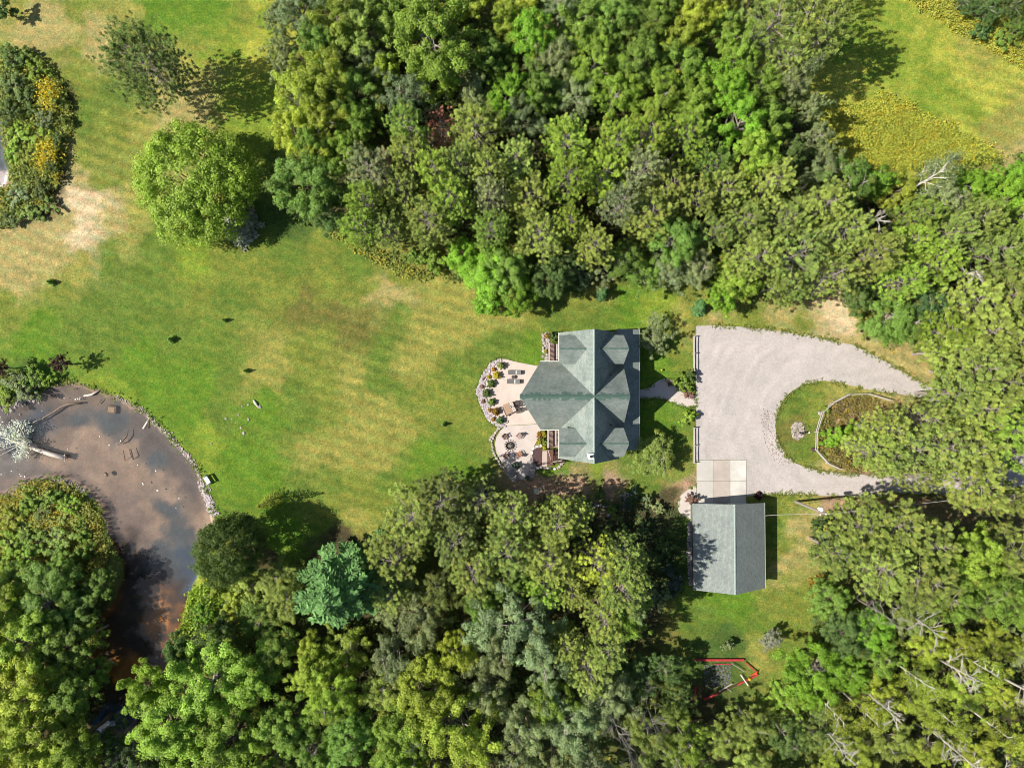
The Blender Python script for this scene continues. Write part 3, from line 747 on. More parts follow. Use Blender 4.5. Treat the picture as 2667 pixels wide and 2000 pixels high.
# garden stairs south of the deck
st = empty('garden_stairs', P(1440, 1190), 'dark brown stairs and landing with slanting handrail below south deck', 'stairs')
L0 = P(1425, 1168); L1 = P(1441, 1212)
for i in range(16):
    y_ = L0.y-.05-(L0.y-L1.y)*i/16
    MB().box(((L0.x+L1.x)/2, y_-.06, .3), (L1.x-L0.x, .13, .05)).build('board', M['brown_chair'], st)
MB().box(((L0.x+L1.x)/2, (L0.y+L1.y)/2, .15), (L1.x-L0.x-.1, L0.y-L1.y-.1, .24)).build('deck_frame', M['dark_wood'], st)
for i in range(8):
    x_ = L1.x+.1+.2*i
    MB().box((x_+.1, (L0.y+L1.y)/2-.1+.25, .32+.06*i), (.18, 1.7, .05)).build('tread', M['dark_wood'], st)
h = MB(); h.beam(P(1427, 1171, 1.3), P(1438, 1207, 1.1), .09, .07); h.beam(P(1440, 1203, 1.1), P(1464, 1199, 1.1), .12, .08)
h.build('handrail', M['rail'], st)
h = MB(); h.beam(P(1432, 1172, 1.2), P(1436, 1205, 1.2), .06, .06); h.beam(P(1441, 1207, .9), P(1467, 1204, .9), .1, .1)
for px, py in ((1427, 1171), (1438, 1207), (1464, 1199), (1467, 1199), (1452, 1201), (1441, 1186), (1441, 1176)):
    p = P(px, py, .9); h.box((p.x, p.y, .6), (.1, .1, 1.2))
h.build('newel_post', M['dark_wood'], st)

# garage
gar = empty('garage', P(1897, 1425), 'detached garage with plain grey-green gable roof', 'garage')
GE, GR = 3.1, 6.0
c_nw, c_ne, c_se, c_sw = P(1803.2, 1311.5, GE), P(1991, 1309.5, GE), P(1993, 1531, GE), P(1806, 1536, GE)
r_n, r_s = P(1913.6, 1313.5, GR), P(1915.6, 1549, GR)
roof_part('roof', [[c_nw, r_n, r_s, c_sw], [c_ne, r_n, r_s, c_se]], 0.2, M['shingle_garage'], gar)
cp = MB(); cp.slope = .56; cap_line(cp, r_n, r_s, 0.14, rn, 0.1, .05); cp.build('ridge_cap', M['ridge_pale'], gar)
g = MB()
x0, x1, xm = c_nw.x+.5, c_ne.x-.5, r_n.x
g.prism([(x0, c_sw.y+.4), (xm, c_sw.y+.2), (x1, c_sw.y+.4), (x1, c_nw.y-.5), (xm, c_nw.y-.5), (x0, c_nw.y-.5)], 0, lambda x, y: GE+(GR-GE)*(1-abs(x-xm)/5.1)-.35)
g.build('wall', M['siding'], gar)
for s in (-1, 1):
    gd = MB()
    for k in range(4): gd.box((xm+s*2.3, c_nw.y-.46, .35+.6*k), (2.9, .07, .56))
    gd.build('garage_door', M['trim'], gar)
MB().beam(c_nw+Vector((-.04, 0, -.1)), c_sw+Vector((-.04, 0, -.1)), .1, .14).build('gutter', M['dark_wood'], gar)
MB().beam(c_ne+Vector((.04, 0, -.1)), c_se+Vector((.04, 0, -.1)), .08, .14).build('gutter', M['trim'], gar)
# ================================================================ THINGS ON THE GROUND
rs = random.Random(11)
def Q1(zx, zy, z=0.0):          # zoom of the house area -> photo -> world
    return P(1200+zx*.27125, 820+zy*.27125, z)
# loungers on the patio
def lounger(loc, rz, lab):
    t = empty('sun_lounger', loc, lab, 'sun lounger', 'loungers on the patio', rz=rz)
    f = MB()
    for s in (-1, 1): f.beam((-.95, s*.3, .3), (.95, s*.3, .3), .05, .05)
    f.beam((-.95, -.3, .3), (-.95, .3, .3), .05, .05); f.beam((.95, -.3, .3), (.95, .3, .3), .05, .05)
    f.build('frame', M['lounge_frame'], t, local=True)
    for x in (-.7, .7):
        for s in (-1, 1): MB().box((x, s*.28, .14), (.05, .05, .28)).build('leg', M['lounge_frame'], t, local=True)
    MB().box((-.42, 0, .36), (1.0, .56, .05)).build('seat', M['sling'], t, local=True)
    MB().box((.56, 0, .47), (.72, .56, .05), 0, Matrix.Rotation(-.42, 3, 'Y')).build('backrest', M['sling'], t, local=True)
    MB().box((.17, 0, .345), (.12, .5, .03)).build('towel', M['white'], t, local=True)
lounger(Q1(520, 553, .12), -.02, 'dark grey sun lounger on the patio, the upper of two')
lounger(Q1(508, 640, .12), -.03, 'dark grey sun lounger on the patio, the lower of two')
t = empty('side_table', Q1(505, 597, .12), 'small dark side table between the two loungers', 'table')
lo = Vector(t.location)
MB().lathe(lo+Vector((0, 0, .38)), [(.26, 0), (.27, .02), (.26, .04)], 14).build('tabletop', M['lounge_frame'], t)
for k in range(3): MB().beam(lo+Vector((.05*math.cos(k*2.1), .05*math.sin(k*2.1), .38)), lo+Vector((.2*math.cos(k*2.1), .2*math.sin(k*2.1), 0)), .03, .03).build('leg', M['lounge_frame'], t)

# dining table with folded umbrella, two benches
tc = Q1(468, 893, .12); rz = 0.42
t = empty('patio_table', tc, 'tan patio table with a folded umbrella through it', 'table', rz=rz)
for i in range(6):
    MB().box((-.62+.25*i, 0, .72), (.235, 1.55, .04)).build('plank', M['table_wood'] if i < 4 else M['table_pale'], t, local=True)
for x in (-.6, .6):
    for y in (-.65, .65): MB().box((x, y, .35), (.08, .08, .7)).build('leg', M['table_wood'], t, local=True)
u = empty('folded_umbrella', Q1(480, 880, .12), 'closed dark patio umbrella standing in the tan table', 'umbrella'); lo = Vector(u.location)
MB().tube([lo+Vector((0, 0, .1)), lo+Vector((0, 0, 2.6))], .03, 8).build('pole', M['white'], u)
MB().lathe(lo, [(.05, 2.55), (.11, 2.1), (.16, 1.5), (.14, 1.3)][::-1], 10).build('canopy', M['canvas'], u)
MB().lathe(lo+Vector((0, 0, 2.55)), [(.04, 0), (.07, .05), (.02, .12)], 8).build('finial', M['white'], u)
def pbench(c, rz, L, lab, mat):
    t = empty('patio_bench', c, lab, 'bench', 'benches at the patio table', rz=rz)
    for i in (-1, 1): MB().box((i*.1, 0, .45), (.17, L, .04)).build('plank', mat, t, local=True)
    for y in (-L/2+.15, L/2-.15): MB().box((0, y, .21), (.3, .06, .42)).build('leg', M['dark_wood'], t, local=True)
pbench(Q1(428, 925, .12), rz, 1.5, 'brown bench on the left side of the patio table', M['brown_chair'])
def dchair(c, rz, lab, mat, grp, s=1.0):
    t = empty('chair', c, lab, 'chair', grp, rz=rz)
    for i in range(4): MB().box((-.21+.14*i, 0, .42*s), (.12, .5, .03)).build('slat', mat, t, local=True)
    for i in range(4): MB().box((-.32-.02*i, -.21+.14*i, .72*s), (.04, .115, .66*s), 0, Matrix.Rotation(-.28, 3, 'Y')).build('back_slat', mat, t, local=True)
    for y in (-.31, .31):
        MB().box((-.03, y, .62*s), (.66, .11, .035)).build('armrest', mat, t, local=True)
        for x in (-.25, .27): MB().box((x, y, .3*s), (.06, .05, .6*s)).build('leg', mat, t, local=True)
dchair(Q1(528, 850, .12), rz+PI, 'dark chair at the right side of patio table, the farther up', M['lounge_frame'], 'chairs at the patio table')
dchair(Q1(545, 918, .12), rz+PI, 'dark chair at the right side of patio table, the lower one', M['lounge_frame'], 'chairs at the patio table')
# fire pit with its ring
fc = Q1(470, 1255, .11)
t = empty('fire_pit', fc, 'round black fire pit ringed with pale stones', 'fire pit')
MB().lathe(fc, [(.5, .02), (.5, .3), (.55, .3), (.56, .02)][::-1], 20).build('rim', M['black'], t)
MB().lathe(fc, [(.5, 0), (.5, .08), (.1, .12)], 20).build('ash_bed', M['ash'], t)
for k in range(3): MB().tube([fc+Vector((-.3*math.cos(k*1.1), -.3*math.sin(k*1.1), .15)), fc+Vector((.3*math.cos(k*1.1), .3*math.sin(k*1.1), .18))], .045, 6).build('log', M['grey_bark'], t)
for k in range(14):
    a = 2*PI*k/14+.2; MB().rock((fc.x+.80*math.cos(a)+.05, fc.y+.78*math.sin(a), fc.z+.06), .14, .11, .12, rs, a).build('stone', M['stone'], t)
for (zx, zy, az, lab, mt) in ((425, 1168, -.9, 'brown slatted chair above left of the fire pit', 'brown_chair'), (555, 1162, -2.3, 'grey-brown slatted chair above right of the fire pit', 'deck'),
                              (437, 1345, .9, 'dark brown slatted chair below left of the fire pit', 'brown_chair'), (560, 1330, 2.2, 'faded orange slatted chair below right of the fire pit', 'orange_chair')):
    dchair(Q1(zx, zy, .11), az, lab, M[mt], 'chairs around the fire pit')
p = Q1(500, 1340, .11)
t = empty('stool', p, 'small metal stool between the two lower fire pit chairs', 'stool')
MB().lathe(p+Vector((0, 0, .36)), [(.16, 0), (.17, .03), (.15, .05)], 12).build('seat', M['metal'], t)
for k in range(4): MB().beam(p+Vector((.1*math.cos(k*PI/2), .1*math.sin(k*PI/2), .36)), p+Vector((.2*math.cos(k*PI/2), .2*math.sin(k*PI/2), 0)), .03, .03).build('leg', M['metal'], t)

# stone edgings
def along(pts, step):
    out = []
    for i in range(len(pts)-1):
        a = np.array(pts[i]); c = np.array(pts[i+1]); L = np.linalg.norm(c-a); k = max(1, int(L/step))
        for j in range(k): out.append((a+(c-a)*j/k, math.atan2(c[1]-a[1], c[0]-a[0])))
    return out
ring_ = chaikin([(1390,1246),(1372,1254)], 0, False)
t = empty('stone_edging', P(1284, 1160), 'single row of big pale stones round the lower patio lobe', 'edging')
for (q, az) in along(chaikin(S2([(1322,1098),(1308,1110),(1296,1118),(1287,1130),(1282,1145),(1281,1160),(1285,1176),(1291,1190),(1300,1204),(1310,1216),(1318,1228),(1328,1240),(1338,1250)]), 1, False), .46):
    for k in range(1 if rs.random() < .8 else 2):
        MB().rock((q[0]+rs.uniform(-.08, .08)-.3*k, q[1]+rs.uniform(-.08, .08)-.25*k, .08), rs.uniform(.22, .32), rs.uniform(.17, .25), rs.uniform(.14, .22), rs, az).build('stone', M['stone'], t)
def pebbles(name, centre, poly, nst, smin, smax, mat, lab, z=0.05, part=None, cat='stones'):
    q = np.array(poly); mb = MB(); c = 0
    lo_, hi_ = q.min(0), q.max(0)
    while c < nst:
        p = np.array([[rs.uniform(lo_[0], hi_[0]), rs.uniform(lo_[1], hi_[1])]])
        if not inside(p, q)[0]: continue
        r_ = rs.uniform(smin, smax); mb.rock((p[0][0], p[0][1], z), r_, r_*rs.uniform(.7, 1), r_*.7, rs, rs.uniform(0, 3)); c += 1
    o = mb.build(name, mat)
    return tag(o, lab, kind='stuff')
bandp = [(1303,934),(1290,940),(1277,947),(1264,964),(1252,988),(1243,1012),(1241,1024),(1249,1046),(1259,1070),(1270,1092),(1283,1104),(1300,1112),(1318,1110),(1306,1102),(1293,1088),(1280,1068),(1267,1040),(1259,1020),(1264,994),(1276,970),(1290,950),(1306,941)]
sheet('stone_bed', S2(bandp), 0.13, M['mulch'])['kind'] = 'structure'
tag(bpy.data.objects['stone_bed'], 'dark bed under the cobbles on the outer side of the patio')
pebbles('cobbles', None, S2(bandp), 760, .10, .20, M['cobble'], 'pinkish cobbles banked along the outer edge of the patio', .16)
mb1 = S2([(1389,1165),(1400,1168),(1408,1164),(1413,1168),(1412,1178),(1410,1212),(1400,1214),(1392,1205),(1386,1190),(1386,1176)])
o = sheet('mulch_bed', mb1, .14, M['mulch'], None, .15); tag(o, 'dark brown mulch bed beside the lower patio', kind='structure')
o = sheet('paver_path', S2([(1412,1174),(1425,1174),(1425,1215),(1411,1215)]), .12, M['paver'], None, .15); tag(o, 'short pinkish path beside the garden stairs', kind='structure')
t = empty('stone_edging', P(1385, 1190), 'ring of white stones round the dark mulch bed', 'edging')
for (q, az) in along(chaikin(S2([(1409,1160),(1396,1162),(1387,1170),(1383,1183),(1383,1197),(1388,1208),(1398,1217),(1412,1219),(1430,1221),(1448,1219),(1462,1212),(1468,1202)]), 1, False), .42):
    MB().rock((q[0]+rs.uniform(-.1, .1), q[1]+rs.uniform(-.1, .1), .08), rs.uniform(.2, .34), rs.uniform(.16, .26), rs.uniform(.14, .2), rs, az).build('stone', M['white' if rs.random() < .25 else 'stone'], t)
t = empty('stone_edging', P(1416, 900), 'row of pale stones left of the north deck', 'edging')
for (q, az) in along(S2([(1414,876),(1416,884),(1417,892),(1416,904),(1417,916),(1415,928),(1417,938)]), .45):
    MB().rock((q[0]+rs.uniform(-.1, .1), q[1]+rs.uniform(-.1, .1), .08), rs.uniform(.2, .36), rs.uniform(.2, .3), rs.uniform(.14, .2), rs, az).build('stone', M['stone'], t)
pebbles('cobbles', None, S2([(1417,868),(1428,866),(1433,892),(1426,940),(1419,940)]), 150, .07, .14, M['cobble'], 'pinkish cobbles beside the north deck', .05)
pebbles('cobbles', None, S2([(1318,1228),(1334,1222),(1345,1232),(1352,1246),(1344,1256),(1332,1250)]), 90, .12, .24, M['stone'], 'loose pale stones at the lower tip of the patio', .14)
pebbles('cobbles', None, S2([(1378,1205),(1388,1208),(1396,1222),(1390,1242),(1376,1252),(1370,1244),(1380,1225)]), 70, .10, .22, M['stone'], 'loose pale stones along the patio exit', .14)
pebbles('cobbles', None, S2([(1791,1356),(1806,1354),(1809,1530),(1795,1522),(1789,1440)]), 520, .07, .15, M['cobble'], 'cobble strip along the left wall of the garage', .03)
sp = [(2061,1110),(2066,1102),(2076,1099),(2087,1101),(2094,1108),(2095,1124),(2093,1137),(2085,1144),(2075,1145),(2066,1141),(2061,1128)]
pebbles('stone_circle', None, S2(sp), 230, .09, .17, M['stone'], 'round patch of whitish stones on the drive island', .05)
pebbles('gravel_patch', None, S2([(1832,1728),(1905,1726),(1902,1775),(1880,1790),(1836,1785)]), 420, .05, .12, M['gravelbits'], 'grey gravel heap inside the red timbers', .05)
pebbles('cobbles', None, S2([(1505,1326),(1522,1313),(1545,1310),(1590,1314),(1592,1320),(1550,1320),(1530,1328),(1508,1334)]), 150, .08, .16, M['cobble'], 'pale cobbles edging the shady garden below the house', .05)
pebbles('cobbles', None, S2([(1612,1290),(1632,1280),(1640,1290),(1622,1306)]), 40, .08, .2, M['stone'], 'pinkish stones at the edge of the shady garden', .05)
t = empty('hand_pump', P(2083, 1127), 'dark iron hand pump standing on the white stone circle', 'hand pump'); lo = Vector(t.location)
MB().lathe(lo, [(.18, 0), (.16, .1), (.09, .15), (.09, 1.0), (.13, 1.05), (.13, 1.35), (.04, 1.45)], 10).build('body', M['black'], t)
MB().tube([lo+Vector((0, 0, 1.35)), lo+Vector((.1, .5, 1.5)), lo+Vector((.15, .9, 1.15))], .035, 6).build('handle', M['black'], t)
MB().tube([lo+Vector((0, 0, 1.1)), lo+Vector((-.2, -.25, 1.1)), lo+Vector((-.24, -.3, .95))], .05, 6).build('spout', M['black'], t)
for (px, py, r_, lab, mt) in ((2107,1126,.22,'white boulder beside the island fence','white'), (2119,1170,.55,'purplish-brown boulder at the left bend of the island fence','mulch'), (2134,1076,.4,'brown boulder at the upper bend of the island fence','cobble'),
                          (81,1036,.9,'large flat white boulder on the upper pond bank','stone'), (68,1029,.5,'small white boulder left of the largest one on the pond bank','stone'), (90,1043,.45,'low white rock right of the largest one on the pond bank','stone'),
                          (438,1141,.45,'white rock low on the right pond bank, upper of a pair','stone'), (451,1151,.5,'white rock low on the right pond bank, lower of a pair','stone'),
                          (272,1236,.5,'dark rock awash in the middle of the pond','wetlog'), (1585,1341,.3,'white garden stone in the shady garden','white'), (2515,1966,.6,'pale pink boulder in the lower right wood','stone'),
                          (1421,1112,.5,'brown stone at the corner below the prow gable','cobble')):
    r_ *= .8; p = P(px, py); z_ = 0.05 if px > 460 or px < 100 else -.35
    o = MB().rock((p.x, p.y, z_+.05), r_, r_*.75, r_*.6, rs, rs.uniform(0, 3)).build('boulder', M[mt]); tag(o, lab, 'boulder')
# scattered stones on the lawn
for i, (px, py, r_, lab) in enumerate(((677,1060,.42,'white stone beside the pink driftwood on the lawn'), (589,1090,.3,'lone white stone farthest left of the lawn stones'), (647,1092,.34,'pair-like white stone in the middle of the lawn stones'),
        (628,1114,.25,'small white stone above the largest lawn stone'), (635,1128,.42,'largest pinkish stone of the lawn group'), (551,1155,.24,'small white stone alone left of the bench lawn'),
        (621,1081,.22,'tiny pale stone left of the driftwood'), (603,1092,.18,'tiny pale stone between two lawn stones'), (614,1100,.17,'tiny stone above the small white one'), (631,1058,.2,'pale stone above left of the driftwood'), (647,1054,.24,'pale stone just left of the driftwood'))):
    p = P(px, py); o = MB().rock((p.x, p.y, .03), r_*.75, r_*.6, r_*.45, rs, rs.uniform(0, 3)).build('stone', M['stone']); tag(o, lab, 'stone', 'stones lying on the lawn')
d = MB().tube([P(660, 1042, .12), P(665, 1050, .2), P(672, 1060, .12)], [.12, .2, .1], 7).build('driftwood', M['drift']); tag(d, 'short pinkish piece of driftwood on the lawn', 'driftwood')
# pond bank stones: an uncountable strip
def bank(pts, wid, nst, s0, s1, lab, mat):
    mb = MB(); q = along(S2(chaikin(pts, 1, False)), .1)
    for _ in range(nst):
        (p, az) = rs.choice(q); o_ = rs.gauss(0, wid*.45)
        x, y = p[0]-math.sin(az)*o_, p[1]+math.cos(az)*o_
        r_ = rs.uniform(s0*.7, s1)*(rs.uniform(1.3, 2.3) if rs.random() < .10 else 1); sdv = min(float(sdist(np.array([[x, y]]), pondw)[0]), 1)
        z_ = -0.9*float(smooth(0.35, -1.6, sdv)); mb.rock((x, y, z_+.04), r_, r_*rs.uniform(.6, 1), r_*.7, rs, rs.uniform(0, 3))
    tag(mb.build('bank_stones', mat), lab, kind='stuff')
bank([(398,1098),(424,1119),(459,1154),(494,1192),(519,1230),(527,1268)], .45, 330, .06, .17, 'pale stones strung along the upper right pond bank', M['stone'])
bank([(524,1262),(536,1290),(548,1315),(556,1346)], .8, 480, .07, .17, 'broad band of pale stones on the right pond bank', M['cobble'])
bank([(304,1034),(342,1053),(374,1068),(398,1098)], .5, 90, .05, .12, 'small stones along the upper pond bank', M['cobble'])
bank([(133,1246),(177,1252),(215,1277),(240,1299)], .35, 140, .05, .12, 'small pinkish stones along the reed island shore', M['cobble'])
bank([(-5,1062),(30,1052),(60,1042),(100,1030)], 1.3, 160, .08, .22, 'grey stones in the shallows of the upper left bank', M['cobble'])
# logs in the pond
def logt(pts, rad, mat, lab, n=8):
    o = MB().tube([P(*p) for p in pts], rad, n).build('log', M[mat], smooth=True); return tag(o, lab, 'log')
l = logt([(28,1147,.25),(60,1158,.0),(95,1170,-.1),(130,1182,-.12),(168,1192,-.1)], [.16,.24,.30,.34,.40], 'drift', 'bleached fallen birch trunk lying in the pond')
p = P(168, 1192, -.1); l2 = MB()
for k in range(9):
    a = 2*PI*k/9; l2.tube([p, p+Vector((.25*math.cos(a)*.5+.1, .55*math.sin(a), .5*math.cos(a)*.6+.1))], [.12, .05], 5)
l2.build('root_plate', M['drift'], l)
logt([(108,1092,-.3),(118,1085,-.36),(140,1073,-.42),(160,1059,-.44),(180,1052,-.42),(212,1050,-.36)], [.10,.12,.15,.16,.18,.14], 'wetlog', 'long curved brown log half sunk in the upper pond')
logt([(83,1102,-.28),(92,1097,-.26),(108,1091,-.25)], [.05,.07,.10], 'drift', 'short white stick end above the left pond water')
logt([(219,1031,-.3),(238,1028,-.15),(258,1017,.05)], [.12,.16,.10], 'drift', 'bleached branch at the upper pond edge')
logt([(373,1116,-.3),(392,1086,.0)], [.14,.14], 'drift', 'straight tan timber leaning on the right pond bank')
logt([(383,1085,.05),(388,1089,.0),(393,1083,.12)], [.06,.07,.04], 'drift', 'small pinkish stick above the tan timber')
logt([(300,1158,-.46),(316,1152,-.44),(330,1136,-.46),(334,1120,-.5)], [.08,.12,.10,.06], 'wetlog', 'dark sunken branch in the middle of the pond')
logt([(320,1172,-.46),(326,1200,-.44),(342,1190,-.46),(336,1168,-.5)], [.07,.08,.08,.05], 'wetlog', 'dark bent sunken branch below the middle one')
logt([(252,1052,-.5),(266,1040,-.46)], [.09,.06], 'wetlog', 'short dark stick beside the sunken crate')
p = P(289.5, 1067, -.42); o = MB().box((p.x, p.y, -.55), (1.35, 1.15, .26), -.12).build('sunken_crate', M['slime']); tag(o, 'square brown crate just under the pond surface', 'crate')
MB().box((p.x, p.y, -.41), (.95, .75, .03), -.12).build('lid', M['slime'], o)
mb = MB()
for (zx, zy) in ((640,595),(655,600),(660,585),(622,600),(348,695),(530,590),(822,905),(900,975),(993,940),(1283,1188),(1135,1140),(1175,1290),(1180,1300),(1297,1350),(95,1188),(12,1218),(165,1215),(175,1230),(205,1235),(1475,1415),(345,762),(232,880),(220,935),(213,950),(240,940),(1450,1495),(30,655),(100,640),(640,600),(560,1010),(500,1090)):
    p = P(zx*.3165, 850+zy*.3165, -.4); mb.rock((p.x, p.y, -.38), rs.uniform(.07, .17), rs.uniform(.06, .14), .08, rs)
tag(mb.build('floating_debris', M['white']), 'white flecks of foam and leaves floating on the pond', kind='stuff')

# bench on the lawn by the pond
t = empty('garden_bench', P(544, 1248), 'dark green garden bench with pale seat facing the pond', 'bench', rz=math.radians(-57)); 
for i in range(4): MB().box((0, -.3+.15*i-.02, .45), (1.35, .135, .04)).build('slat', M['white'], t, local=True)
for i in range(3): MB().box((0, .34+.03*i, .58+.15*i), (1.35, .04, .12), 0, Matrix.Rotation(-.2, 3, 'X')).build('back_slat', M['bench_green'], t, local=True)
for x in (-.6, .6):
    MB().box((x, -.28, .22), (.07, .07, .44)).build('leg', M['bench_green'], t, local=True); MB().box((x, .3, .45), (.07, .08, .9)).build('leg', M['bench_green'], t, local=True)
    MB().box((x, 0, .64), (.08, .62, .04)).build('armrest', M['bench_green'], t, local=True)
# bench on the entrance path
t = empty('path_bench', P(1751, 999), 'dark slatted bench beside the entrance path', 'bench', rz=0.15)
for i in range(4): MB().box((0, -.22+.14*i, .44), (1.5, .115, .04)).build('slat', M['dark_wood'], t, local=True)
for i in range(3): MB().box((0, .36+.03*i, .58+.15*i), (1.5, .04, .11)).build('back_slat', M['dark_wood'], t, local=True)
for x in (-.68, .68):
    for y in (-.2, .3): MB().box((x, y, .3), (.06, .06, .6)).build('leg', M['dark_wood'], t, local=True)
    MB().box((x, .05, .62), (.09, .6, .04)).build('armrest', M['dark_wood'], t, local=True)
# little lamp / stake on the front lawn
t = empty('garden_light', P(1721.5, 964), 'small brass garden light on the front lawn', 'light'); lo = Vector(t.location)
MB().tube([lo, lo+Vector((0, 0, .45))], .03, 6).build('stake', M['white'], t); MB().lathe(lo+Vector((0, 0, .45)), [(.16, 0), (.12, .1), (.03, .15)], 10).build('shade', M['yellow'], t)
# satellite dish
t = empty('satellite_dish', P(1396, 1276), 'small grey satellite dish at the wood edge below the patio', 'satellite dish', rz=2.4); lo = Vector((0, 0, 0))
MB().tube([(0, 0, 0), (0, 0, 1.5)], .05, 7).build('mast', M['metal'], t, local=True)
ds = MB(); n_ = 16; prof = [(0.02, 0), (.22, .02), (.38, .07), (.5, .14)]
vs = []; m3 = Matrix.Rotation(.8, 3, 'X')
for r_, z_ in prof: vs += [m3 @ Vector((r_*1.0*math.cos(2*PI*k/n_), r_*math.sin(2*PI*k/n_), z_))+Vector((0, 0, 1.6)) for k in range(n_)]
vs += [v-m3@Vector((0, 0, .03)) for v in vs]
m_ = len(prof); fs = [(i*n_+k, i*n_+(k+1) % n_, (i+1)*n_+(k+1) % n_, (i+1)*n_+k) for i in range(m_-1) for k in range(n_)]
fs += [tuple(a+m_*n_ for a in f[::-1]) for f in fs]; fs += [((m_-1)*n_+k, (m_-1)*n_+(k+1) % n_, m_*n_+(m_-1)*n_+(k+1) % n_, m_*n_+(m_-1)*n_+k) for k in range(n_)]
ds.add(vs, fs).build('dish', M['metal'], t, local=True, smooth=True)
MB().tube([m3@Vector((0, -.45, .1))+Vector((0, 0, 1.6)), m3@Vector((0, -.15, .5))+Vector((0, 0, 1.6))], .02, 5).build('arm', M['metal'], t, local=True)
MB().box(m3@Vector((0, -.12, .5))+Vector((0, 0, 1.6)), (.08, .08, .12)).build('receiver', M['white'], t, local=True)

pebbles('loose_stones', None, S2([(1975,1060),(2018,1075),(2016,1115),(2024,1152),(2046,1192),(2070,1212),(2030,1215),(2000,1180),(1985,1130)]), 320, .03, .075, M['wetlog'], 'loose dark pebbles on the drive along the island edge', .08)
# split-rail fences
def fence(pts, lab, grp=None, rails=(.45, .95), seg=None, h=1.15):
    t = empty('split_rail_fence', P(*pts[0]), lab, 'fence', grp)
    W_ = [P(a, b) for a, b in pts]
    for i, p in enumerate(W_):
        MB().box((p.x, p.y, h/2), (.13, .13, h), rs.uniform(0, .3)).build('post', M['rail'], t)
        if i:
            a = W_[i-1]
            for z_ in rails:
                MB().tube([a+Vector((0, .0, z_+rs.uniform(-.02, .02))), (a+p)/2+Vector((rs.uniform(-.03, .03), 0, z_-.02)), p+Vector((0, 0, z_+rs.uniform(-.02, .02)))], [.055, .075, .06], 6).build('rail', M['rail'], t)
fence([(1804.5,877),(1804.5,921),(1804.5,965.5)], 'weathered split-rail fence between front lawn and drive, upper one', 'fences along the drive')
fence([(1805,1113),(1805,1159),(1805,1204)], 'weathered split-rail fence between front lawn and drive, lower one', 'fences along the drive')
fence([(2312,1042),(2256,1025.5),(2206,1027),(2162,1050.5),(2137.5,1073),(2122,1124),(2121,1171),(2152,1205.5),(2181,1219)], 'weathered split-rail fence curving round the drive island', None)

# utility pole, transformer and wires
t = empty('utility_pole', P(2072, 1306), 'leaning-looking grey utility pole with a transformer beside the drive', 'pole'); lo = Vector(t.location)
HP = 9.6
MB().tube([lo, lo+Vector((0, 0, HP*.5)), lo+Vector((.02, 0, HP))], [.19, .17, .14], 10).build('shaft', M['pole_wood'], t)
MB().lathe(lo+Vector((-.1, .42, HP-1.7)), [(.24, 0), (.26, .08), (.26, .8), (.22, .88), (.05, .92)], 14).build('transformer', M['white'], t)
MB().box(lo+Vector((0, .2, HP-1.2)), (.08, .4, .1)).build('bracket', M['metal'], t)
for k, (dx, dy, dz) in enumerate(((0, 0, 0), (-.15, .42, -.72), (-.25, -.25, -1.1))):
    MB().lathe(lo+Vector((dx, dy, HP+dz)), [(.05, 0), (.09, .06), (.05, .12), (.09, .18), (.03, .24)], 8).build('insulator', M['white'], t)
def wirep(a, b, sag, lab):
    pts = [Vector(a).lerp(Vector(b), i/14)-Vector((0, 0, sag*4*(i/14)*(1-i/14))) for i in range(15)]
    o = MB().tube(pts, .028, 4).build('overhead_wire', M['wire']); tag(o, lab, 'wire')
wirep(lo+Vector((-.25, -.25, HP-1.0)), c_ne+Vector((-.3, -1.6, 1.0)), .5, 'overhead wire from the utility pole to the garage roof')
p2 = P(2730, 1238)
wirep(lo+Vector((0, 0, HP+.2)), p2+Vector((0, 0, HP+.2)), .6, 'overhead wire running right from the utility pole into the wood')
t = empty('utility_pole', p2, 'second utility pole deep in the wood at the right', 'pole')
MB().tube([p2, p2+Vector((0, 0, HP+.2))], [.19, .14], 8).build('shaft', M['pole_wood'], t)

# red timbers round a gravel patch
def timber(a, b, w, h, z, mat, lab, name='timber', cat='timber', grp='red timbers by the gravel patch'):
    p, q = P(*a, 0), P(*b, 0)
    o = MB().beam(p+Vector((0, 0, z)), q+Vector((0, 0, z)), w, h).build(name, M[mat], bevel=.02); tag(o, lab, cat, grp)
timber((1808.5,1716), (1936,1716), .30, .3, .25, 'red', 'long straight red timber along the top of the gravel patch')
timber((1973,1754), (1919,1781), .22, .2, .2, 'red', 'short red timber at the right end of the slanting row')
timber((1870,1803), (1832,1819), .28, .2, .2, 'red', 'short red timber at the left end of the slanting row')
timber((1809.5,1785), (1809.5,1823), .28, .3, .2, 'red', 'short upright-looking red timber left of the gravel patch')
timber((1939,1722), (1968,1746), .14, .14, .3, 'red', 'thin red rail at the right corner of the gravel patch')
timber((1860,1728), (1905,1728), .12, .1, .1, 'red', 'thin red strip just inside the top red timber')
timber((1902,1723), (1936,1745), .09, .09, .5, 'pole_wood', 'thin pale pole slanting from the top red timber', 'pole', 'pole', None)
timber((1926,1753), (1946,1782), .12, .1, .45, 'white', 'white pole crossing the slanting red row', 'pole', 'pole', None)
timber((1870,1797), (1905,1776), .20, .12, .4, 'pole_wood', 'grey plank lying along the slanting red row', 'plank', 'plank', None)
timber((1840,1784), (1853,1792), .10, .1, .3, 'pole_wood', 'short pale pole left of the grey plank', 'pole', 'pole', None)
timber((1885,1784), (1904,1799), .07, .07, .3, 'pole_wood', 'thin pale pole right of the grey plank', 'pole', 'pole', None)
timber((1919,1781), (1872,1803), .16, .14, .15, 'dark_wood', 'dark plank between the two slanting red timbers', 'plank', 'plank', None)
a, b_, c_ = P(1953, 1759, .35), P(1973, 1747, .6), P(1971, 1756, .4)
